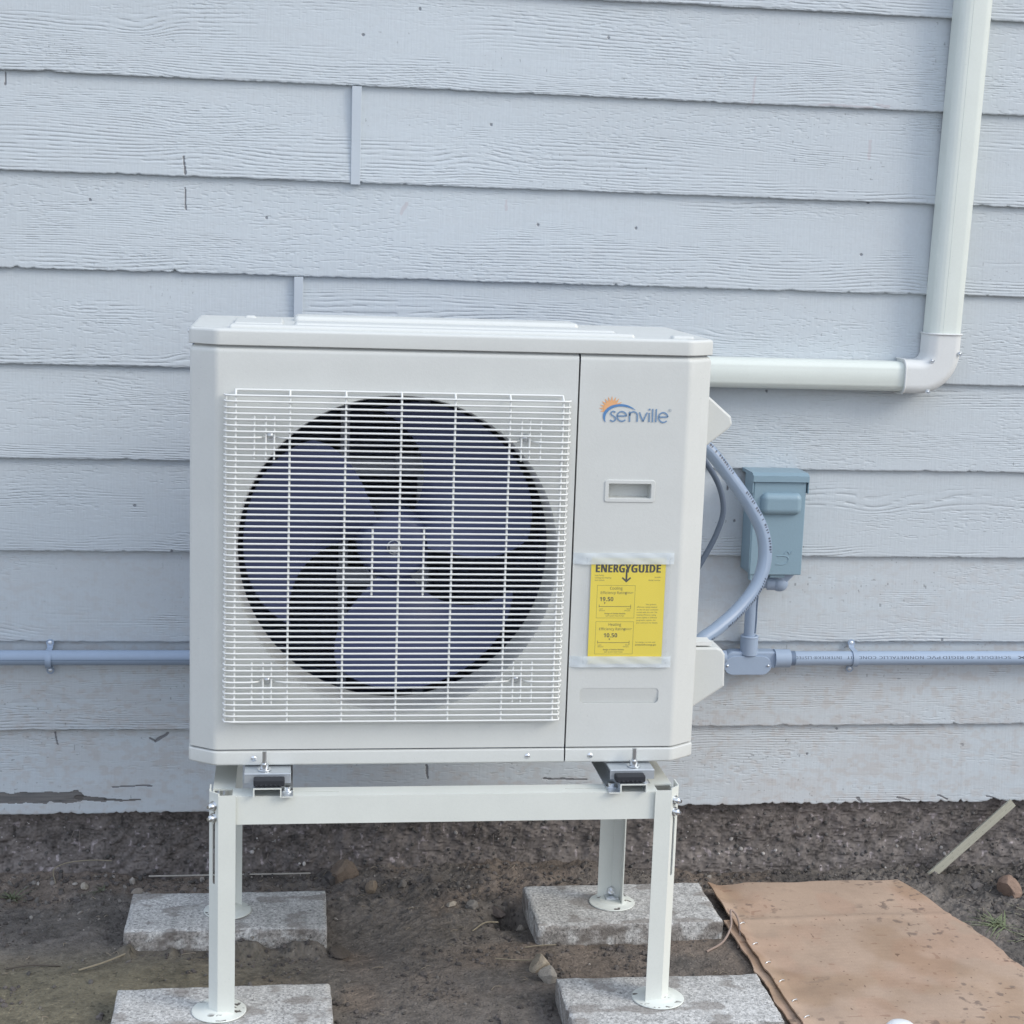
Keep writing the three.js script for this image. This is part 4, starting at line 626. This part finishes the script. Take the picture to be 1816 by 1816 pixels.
// ---------- cables beside the unit ----------
{
  const hoseTex = canvasTex(1024, 64, (g, w, h) => { g.fillStyle = '#8a9aaf'; g.fillRect(0, 0, w, h); g.fillStyle = '#3a4150'; const R = rng(5); for (let x = 10; x < w; x += 9) if (R() < 0.8 && (x % 300) < 230) g.fillRect(x, 30 + (R() - 0.5) * 1.5, 3 + R() * 4, 5); });
  const P = [[0.492, 1.060, 0.375], [0.545, 1.018, 0.395], [0.597, 0.957, 0.40], [0.641, 0.899, 0.40], [0.668, 0.846, 0.405], [0.6725, 0.793, 0.415], [0.652, 0.742, 0.435], [0.606, 0.697, 0.465], [0.558, 0.667, 0.495], [0.512, 0.640, 0.520], [0.500, 0.605, 0.525]];
  const cu = new THREE.CatmullRomCurve3(P.map(p => V3(...p))), L = 120, n = 20, fr = cu.computeFrenetFrames(L, false), q = new THREE.Vector3();
  const g = grid(L, n, (u, v, i) => { cu.getPointAt(u, q); const a = v * 2 * Math.PI, N = V3(0, 0, 1), Tn = cu.getTangentAt(u), B = N.clone().cross(Tn).normalize(), N2 = Tn.clone().cross(B).normalize(), rr = 0.0142; return [q.x + rr * (Math.cos(a) * N2.x + Math.sin(a) * B.x), q.y + rr * (Math.cos(a) * N2.y + Math.sin(a) * B.y), q.z + rr * (Math.cos(a) * N2.z + Math.sin(a) * B.z), u, (v + 0.38) % 1.0001]; });
  solo('flexible_conduit', g, mat(lin(1, 1, 1), 0.38, { map: hoseTex }), 'thick grey flexible conduit looping out beside the heat pump', 'conduit', { keepUV: true });
  solo('cable', [tube([[0.500, 1.05, 0.33], [0.560, 0.985, 0.31], [0.600, 0.925, 0.30], [0.611, 0.875, 0.30], [0.600, 0.828, 0.30], [0.570, 0.765, 0.30], [0.530, 0.70, 0.31]], 0.0062, 60, 12)], M.cable, 'thin dark cable curving inside the flexible conduit loop', 'cable');
}

// ---------- cardboard on the ground ----------
{
  const kraft = dataTex(1024, 1024, (i, j) => {
    const x = i / 1024 * 0.62, z = j / 1024 * 1.3, a = fbm(x * 9, z * 9, 131, 4), f = vn(x * 900, z * 300, 132), c = fbm(x * 60, z * 60, 133, 3);
    let k = 0.93 + 0.22 * (a - 0.5) + 0.10 * (f - 0.5) + 0.10 * (c - 0.5); let r = 0.478 * k, g = 0.348 * k, b = 0.258 * k;
    const wet = ss(0.52, 0.68, fbm(x * 6 + 3, z * 6, 134, 3)); r *= 1 - 0.14 * wet; g *= 1 - 0.18 * wet; b *= 1 - 0.24 * wet;
    const mud = ss(0.655, 0.75, fbm(x * 50, z * 62, 135, 4)) * ss(0.42, 0.6, fbm(x * 7, z * 7, 136, 3)); r = lerp(r, 0.19, mud * 0.8); g = lerp(g, 0.14, mud * 0.8); b = lerp(b, 0.11, mud * 0.8);
    if (vn(x * 95, z * 120, 137) > 0.952) { r *= 0.5; g *= 0.47; b *= 0.46; } if (vn(x * 55 + 9, z * 80, 139) > 0.93) { r *= 0.8; g *= 0.74; b *= 0.72; } const pk = ss(0.5, 0.66, fbm(x * 11 + 8, z * 8, 146, 3)); g *= 1 - 0.045 * pk; b *= 1 - 0.06 * pk;
    return [r, g, b];
  });
  const kb = dataTex(512, 512, (i, j) => 0.5 + 0.05 * Math.sin(j / 512 * 2 * Math.PI * 84) + 0.6 * (fbm(i / 40, j / 30, 138, 3) - 0.5), { srgb: false });
  const km = mat(lin(1, 1, 1), 0.85, { map: kraft, bumpMap: kb, bumpScale: 0.0016 });
  const c = thing('cardboard_sheet', 'brown corrugated cardboard sheet with torn edges lying on the soil', 'cardboard', [0.93, -0.045, 0.5]);
  const zA = 0.118, zB = 1.25, S = 140;
  const le = z => 0.672 + 0.010 * ss(0.3, 0.9, z) + 0.006 * (fbm(z * 40, 1, 140, 3) - 0.5) * ss(0.3, 0.36, z), re = z => 1.129 + 0.090 * Math.pow(Math.max(0, Math.min(1, (z - zA) / 0.55)), 0.75) + 0.03 * ss(0.7, 1.3, z) + 0.012 * (fbm(z * 26, 2, 141, 3) - 0.5) * ss(0.3, 0.4, z);
  const hy = (x, z) => 0.016 + 0.010 * (fbm(x * 5, z * 5, 142, 2) - 0.5) + 0.007 * Math.exp(-(((z - 0.325) / 0.012) ** 2)) * 0.5 + 0.008 * ss(0.03, 0.0, x - le(z)) - 0.004 * ss(0.06, 0.02, Math.abs(x - le(z) - 0.035)) * (0.5 + 0.5 * Math.sin(z * 70));
  const sheet = (L, Rr, dy, nx, nz, z0, z1) => { const f = off => (u, v) => { const z = lerp(z1, z0, v) , zz = z + 0.006 * (fbm(u * 9, 4, 143, 2) - 0.5) * (v > 0.99 ? 1 : 0); const x = lerp(L(z), Rr(z), u); return [x - 0.93, hy(x, z) + dy + off, zz - 0.5, (x - 0.66) / 0.62, z / 1.3]; }; const top = grid(nx, nz, f(0)), bot = grid(nx, nz, f(-0.004)); const edge = (fn, n) => grid(n, 1, fn); const fs = [f(-0.004), f(0)];
    return [top, bot, grid(nz, 1, (u, v) => fs[v > 0.5 ? 1 : 0](0, u)), grid(nz, 1, (u, v) => fs[v > 0.5 ? 1 : 0](1, u)), grid(nx, 1, (u, v) => fs[v > 0.5 ? 1 : 0](u, 0)), grid(nx, 1, (u, v) => fs[v > 0.5 ? 1 : 0](u, 1))]; };
  part('top_sheet', sheet(le, re, 0, 70, 160, zA, zB), km, c, { keepUV: true });
  part('torn_flap', sheet(z => re(z) - 0.03, z => re(z) + 0.022 * ss(0.30, 0.36, z) + 0.008 * (fbm(z * 30, 8, 144, 3) - 0.3), -0.0075, 14, 110, 0.31, zB), km, c, { keepUV: true });
  part('torn_flap', sheet(z => le(z) - 0.012 - 0.012 * fbm(z * 24, 5, 145, 3), z => le(z) + 0.03, -0.008, 14, 110, 0.33, zB), km, c, { keepUV: true });
  for (const z of [0.352, 0.455, 0.545, 0.63, 0.715, 0.79]) { const x = le(z) + 0.016, y = hy(x, z) + 0.0012; part('staple', [tube([[x - 0.93 - 0.007, y - 0.001, z - 0.5 + 0.004], [x - 0.93 - 0.005, y + 0.002, z - 0.5 + 0.003], [x - 0.93 + 0.005, y + 0.002, z - 0.5 - 0.003], [x - 0.93 + 0.007, y - 0.001, z - 0.5 - 0.004]], 0.0012, 10, 5)], M.steel, c); }
}

// ---------- rocks, sticks, grass, small things ----------
function rockGeo(seed, sx, sy, sz) { const g = mergeVertices((() => { const q = new THREE.IcosahedronGeometry(1, 4); q.deleteAttribute('uv'); q.deleteAttribute('normal'); return q; })(), 1e-4), p = g.attributes.position, RR = rng(seed), pl = []; for (let k = 0; k < 11; k++) pl.push([V3(RR() - 0.5, RR() - 0.5, RR() - 0.5).normalize(), 0.58 + 0.26 * RR()]); for (let i = 0; i < p.count; i++) { const x = p.getX(i), y = p.getY(i), z = p.getZ(i); let k = 0.78 + 0.55 * fbm(x * 1.3 + 5 + z, y * 1.3 + z * 0.7 + 3, seed, 3) + 0.08 * fbm(x * 5 + z * 3, y * 5, seed + 3, 2) - 0.06; let v = V3(x, y, z).multiplyScalar(k); for (const [n, d] of pl) { const e = v.dot(n) - d; if (e > 0) v.addScaledVector(n, -e * 0.92); } v.multiplyScalar(1 + 0.05 * (fbm(x * 9 + z * 4, y * 9 + z * 5, seed + 8, 2) - 0.5)); p.setXYZ(i, v.x * sx * 1.12, v.y * sy * 1.12, v.z * sz * 1.12); } g.setAttribute('uv', new THREE.BufferAttribute(new Float32Array(p.count * 2), 2)); return toCreasedNormals(g, 0.45); }
const stoneTex = dataTex(256, 256, (i, j) => { const k = 0.75 + 0.5 * fbm(i / 30, j / 30, 151, 4) * 1 + 0.25 * (vn(i / 2, j / 2, 152) - 0.5) - (vn(i / 6, j / 6, 153) > 0.8 ? 0.2 : 0); return [k * 0.85, k * 0.83, k * 0.8]; }); stoneTex.repeat.set(9, 9);
const stone = (r, g, b) => mat(lin(r, g, b), 0.88, { map: stoneTex, bumpMap: stoneTex, bumpScale: 0.0015 });
const rocks = [   // x, z, sizes, colour, label
  [-0.163, 0.040, [0.030, 0.026, 0.022], [0.21, 0.165, 0.13], 'largest brown rock at the foot of the foundation', 0],
  [-0.188, 0.045, [0.020, 0.016, 0.016], [0.09, 0.085, 0.085], 'dark rock tucked behind the largest brown rock', 0],
  [-0.100, 0.095, [0.013, 0.017, 0.013], [0.27, 0.22, 0.17], 'small tan egg-shaped stone near the largest brown rock', 0],
  [-0.181, 0.402, [0.030, 0.011, 0.019], [0.125, 0.105, 0.088], 'flat brown stone half buried off the stained paver corner', 0],
  [0.118, 0.200, [0.016, 0.014, 0.013], [0.24, 0.23, 0.22], 'grey cube-like stone by the dark hollow', 0],
  [0.175, 0.190, [0.026, 0.010, 0.014], [0.16, 0.135, 0.125], 'flat brown stone lying beside the dark hollow', 0],
  [0.070, 0.196, [0.014, 0.007, 0.009], [0.42, 0.38, 0.33], 'pale flat chip of stone near the dark hollow', 0],
  [0.215, 0.285, [0.012, 0.009, 0.010], [0.34, 0.31, 0.28], 'light stone against the side of the weathered paver', 0],
  [0.226, 0.505, [0.024, 0.020, 0.020], [0.40, 0.35, 0.28], 'yellowish lumpy rock between the two right pavers', 0],
  [0.232, 0.565, [0.018, 0.020, 0.016], [0.34, 0.32, 0.29], 'grey rock touching the clean front paver', 0],
  [1.392, 0.150, [0.042, 0.026, 0.024], [0.30, 0.21, 0.165], 'reddish brown rock on the rough soil near the stake', 0],
  [1.335, 0.098, [0.014, 0.010, 0.010], [0.22, 0.20, 0.19], 'small grey stone beside the stake foot', 0],
  [-0.03, 0.085, [0.013, 0.009, 0.010], [0.20, 0.185, 0.17], 'small angular grey stone in front of the foundation', 0],
  [0.045, 0.060, [0.014, 0.010, 0.010], [0.19, 0.17, 0.155], 'small brown stone close to the foundation', 0],
  [-0.735, 0.070, [0.012, 0.009, 0.009], [0.46, 0.42, 0.36], 'cream pebble in the gravel patch under the siding', 0],
  [-0.62, 0.075, [0.014, 0.008, 0.010], [0.36, 0.32, 0.28], 'pale pebble just behind the stained paver', 0],
  [-0.855, 0.735, [0.015, 0.009, 0.011], [0.52, 0.46, 0.38], 'cream stone on the smooth mud', 0],
];
rocks.forEach(([x, z, s, c, label], k) => { const y = groundY(x, z); const o = solo('rock', rockGeo(200 + k * 7, ...s), stone(...c), label, 'rock', { group: 'stones on the soil', pos: [x, y + s[1] * 0.45, z] }); o.rotation.y = k * 1.7; });

const R0 = rng(4242), free = (x, z) => !paverAt(x, z, 0.006) && !(x > 0.66 && x < 1.24 && z > 0.11);
{
  const N = 2600, im = new THREE.InstancedMesh(new THREE.IcosahedronGeometry(1, 0), mat(lin(1, 1, 1), 0.88), N), m4 = new THREE.Matrix4(), q = new THREE.Quaternion(), e = new THREE.Euler(); let k = 0;
  while (k < N) {
    const x = -1.15 + R0() * 2.9, z = 0.005 + Math.pow(R0(), 1.6) * 0.95; if (!free(x, z)) continue;
    const near = ss(0.16, 0.02, z), patch = ss(-0.3, -0.5, x) * near, s = (0.0011 + 0.0052 * Math.pow(R0(), 5)) * (1 + 0.8 * patch * R0());
    if (z > 0.25 && R0() < 0.6) continue;
    e.set(R0() * 6, R0() * 6, R0() * 6); q.setFromEuler(e); m4.compose(V3(x, groundY(x, z) + s * 0.25, z), q, V3(s * (0.8 + R0() * 0.9), s * (0.4 + R0() * 0.4), s));
    im.setMatrixAt(k, m4); const pale = R0() < 0.10 + 0.3 * patch, t = pale ? 0.17 + 0.20 * R0() : 0.07 + 0.09 * R0(); im.setColorAt(k, lin(t * 1.06, t * 0.97, t * 0.88)); k++;
  }
  im.name = 'gravel'; im.castShadow = im.receiveShadow = true; tag(im, 'fine gravel and grit scattered over the soil', 'gravel', null, 'stuff'); scene.add(im);
}
{ // crumbs of soil
  const N = 5200, im = new THREE.InstancedMesh(new THREE.DodecahedronGeometry(1, 0), mat(lin(1, 1, 1), 0.95), N), m4 = new THREE.Matrix4(), q = new THREE.Quaternion(), e = new THREE.Euler(); let k = 0;
  while (k < N) {
    const x = -1.15 + R0() * 2.9, z = -0.005 + R0() * 0.95; if (!free(x, z)) continue;
    const edge = paverAt(x, z, 0.05), d = fbm(x * 7, z * 7, 160, 3) + 0.25 * ss(0.2, 0.03, z) + (edge ? 0.12 : 0) + 0.2 * ss(1.2, 1.35, x); if (d < 0.50 + 0.1 * R0()) continue;
    const s = (0.0015 + 0.006 * Math.pow(R0(), 4)) * (1 + 0.9 * ss(1.18, 1.3, x) * Math.pow(R0(), 3));
    e.set(R0() * 6, R0() * 6, R0() * 6); q.setFromEuler(e); m4.compose(V3(x, groundY(x, z) + s * 0.2, z), q, V3(s, s * 0.7, s * (0.8 + R0() * 0.5)));
    im.setMatrixAt(k, m4); const t = 0.065 + 0.055 * R0(); im.setColorAt(k, lin(t * 1.1, t * 0.97, t * 0.9)); k++;
  }
  im.name = 'soil_crumbs'; im.castShadow = im.receiveShadow = true; tag(im, 'loose dark crumbs of soil', 'soil', null, 'stuff'); scene.add(im);
}
{ // straw and root bits
  const list = [];
  for (let k = 0; k < 150; k++) { let x, z; do { x = -1.0 + R0() * 2.5; z = 0.01 + Math.pow(R0(), 1.5) * 0.75; } while (!free(x, z)); const a = R0() * 6.28, l = 0.008 + 0.03 * R0() * R0(), y = groundY(x, z) + 0.003, b = (R0() - 0.5) * 0.012; list.push(tube([[x, y, z], [x + Math.cos(a) * l * 0.5 - b * Math.sin(a), groundY(x, z) + 0.004 + 0.004 * R0(), z + Math.sin(a) * l * 0.5 + b * Math.cos(a)], [x + Math.cos(a) * l, y, z + Math.sin(a) * l]], 0.0005 + 0.0005 * R0(), 4, 4)); }
  solo('straw_litter', list, mat(lin(0.26, 0.22, 0.17), 0.85), 'bits of dead straw and root littering the soil', 'litter', { kind: 'stuff' });
  const hang = []; for (let k = 0; k < 46; k++) { const x = -0.95 + R0() * 2.5, y = 0.10 - R0() * 0.1, l = 0.012 + 0.035 * R0(); hang.push(tube([[x, y, -0.012], [x + (R0() - 0.5) * 0.015, y - l * 0.5, -0.008], [x + (R0() - 0.5) * 0.02, y - l, -0.012]], 0.0006, 5, 4)); }
  solo('root_fibres', hang, mat(lin(0.20, 0.17, 0.15), 0.9), 'fine dead roots clinging to the foundation', 'roots', { kind: 'stuff' });
}
const straw = mat(lin(0.26, 0.225, 0.165), 0.85), pale = mat(lin(0.50, 0.47, 0.42), 0.7);
{
  const wood = dataTex(256, 64, (i, j) => { const k = 0.85 + 0.25 * fbm(i / 60, j / 4, 171, 3) - (vn(i / 7, j / 5, 172) > 0.86 ? 0.25 : 0); return [0.40 * k, 0.385 * k, 0.31 * k]; });
  const L = 0.275, g = new RoundedBoxGeometry(L, 0.021, 0.007, 2, 0.001); const u = g.attributes.uv;
  const o = solo('wooden_stake', g, mat(lin(1, 1, 1), 0.8, { map: wood }), 'thin pale wooden stake leaning against the foundation', 'stake', { keepUV: true, pos: [1.343, 0.030, 0.022] }); o.rotation.order = 'ZYX'; o.rotation.set(-0.06, 0.06, 0.722);
}
solo('pale_strip', [rspan(-0.60, -0.236, -0.0290, -0.0262, 0.010, 0.0125, 0.0005)], pale, 'long thin pale strip lying along the foot of the foundation', 'strip');
solo('twig', [tube([[-0.700, -0.036, 0.475], [-0.655, -0.034, 0.447], [-0.612, -0.034, 0.405]], 0.0022, 16, 6)], straw, 'short twig on the mud off the stained paver corner', 'twig', { group: 'twigs' });
solo('twig', [tube([[-0.845, -0.043, 0.445], [-0.80, -0.040, 0.437], [-0.74, -0.043, 0.437]], 0.0020, 16, 6)], mat(lin(0.10, 0.085, 0.07), 0.9), 'thin dark twig lying on the smooth mud', 'twig');
solo('dry_root', [tube([[0.585, -0.040, 0.455], [0.625, -0.030, 0.432], [0.653, -0.012, 0.392], [0.664, 0.006, 0.350], [0.676, -0.006, 0.352], [0.672, -0.03, 0.402], [0.656, -0.04, 0.446]], 0.0026, 44, 6)], mat(lin(0.33, 0.25, 0.21), 0.85), 'curled dry root by the cardboard corner', 'root');
solo('straw_stalk', [tube([[0.135, -0.036, 0.470], [0.185, -0.034, 0.485], [0.218, -0.030, 0.495]], 0.0015, 12, 5)], straw, 'single straw stalk pointing at the yellowish rock', 'straw');
solo('straw_stalk', [tube([[0.205, -0.038, 0.415], [0.24, -0.036, 0.412], [0.272, -0.037, 0.409]], 0.0014, 12, 5)], straw, 'pale straw stalk lying in front of the weathered paver', 'straw');
solo('straw_stalk', [tube([[0.105, -0.046, 0.310], [0.135, -0.036, 0.290], [0.165, -0.040, 0.280]], 0.0018, 12, 5)], straw, 'bent straw stalk at the edge of the dark hollow', 'straw');
function tuft(x, z, n, h, spread, seed, label, green) {
  const R = rng(seed), gs = [];
  for (let k = 0; k < n; k++) { const a = R() * 6.28, l = h * (0.5 + 0.7 * R()), lean = spread * (0.3 + R()), w = 0.0013 + 0.0012 * R(), bx = (R() - 0.5) * spread * 0.5, bz = (R() - 0.5) * spread * 0.4, ca = Math.cos(a), sa = Math.sin(a), dr = 0.6 + 0.6 * R(); gs.push(grid(2, 7, (u, v) => { const d = lean * v * (0.4 + 0.9 * v), y = l * (v - 0.55 * dr * v * v * (lean / (h + 0.001))), ww = w * (1 - 0.85 * v * v) * (u - 0.5) * 2; return [bx + ca * d - sa * ww, Math.max(0.001, y) + (Math.abs(u - 0.5) - 0.5) * 0.001, bz + sa * d + ca * ww]; })); }
  solo('grass_tuft', gs, mat(lin(...green), 0.7, { side: THREE.DoubleSide }), label, 'grass', { group: 'grass tufts', pos: [x, groundY(x, z) - 0.001, z] });
}
tuft(-0.885, 0.095, 16, 0.030, 0.034, 11, 'small green grass tuft beside the gravel patch', [0.13, 0.15, 0.085]);
tuft(-0.70, 0.085, 9, 0.016, 0.030, 12, 'short drab grass sprig behind the stained paver corner', [0.13, 0.135, 0.09]);
tuft(1.275, 0.350, 34, 0.030, 0.060, 13, 'largest green grass tuft beside the cardboard', [0.19, 0.22, 0.12]);
tuft(1.33, 0.42, 18, 0.022, 0.055, 14, 'flattened pale grass past the largest tuft', [0.24, 0.25, 0.16]);
tuft(1.40, 0.30, 22, 0.020, 0.065, 15, 'dead yellowed grass beside the reddish brown rock', [0.27, 0.26, 0.18]);
tuft(1.30, 0.52, 20, 0.018, 0.06, 16, 'straw-coloured grass pressed against the cardboard edge', [0.26, 0.25, 0.17]);
solo('dry_weed', [tube([[-0.80, -0.026, 0.05], [-0.805, 0.004, 0.045], [-0.785, 0.016, 0.04], [-0.73, 0.022, 0.035], [-0.68, 0.018, 0.03]], 0.0013, 30, 5)], straw, 'bent dry stem arching in front of the foundation', 'weed');
{ // white plastic bottle just in front of the frame's lower edge
  const b = thing('white_bottle', 'white plastic bottle standing on the cardboard', 'bottle', [0.837, -0.030, 0.912]);
  part('bottle_body', [new THREE.LatheGeometry([[0, 0], [0.030, 0], [0.034, 0.004], [0.034, 0.020], [0.032, 0.029], [0.026, 0.034]].map(p => V2(...p)), 36)], mat(lin(0.78, 0.79, 0.8), 0.35), b);
  part('bottle_cap', [new THREE.LatheGeometry([[0.0, 0.052], [0.012, 0.0512], [0.022, 0.048], [0.028, 0.042], [0.0305, 0.0345], [0.0305, 0.0335], [0.0, 0.0335]].map(p => V2(...p)), 36)], mat(lin(0.82, 0.83, 0.84), 0.3), b);
}
renderer.render(scene, camera);
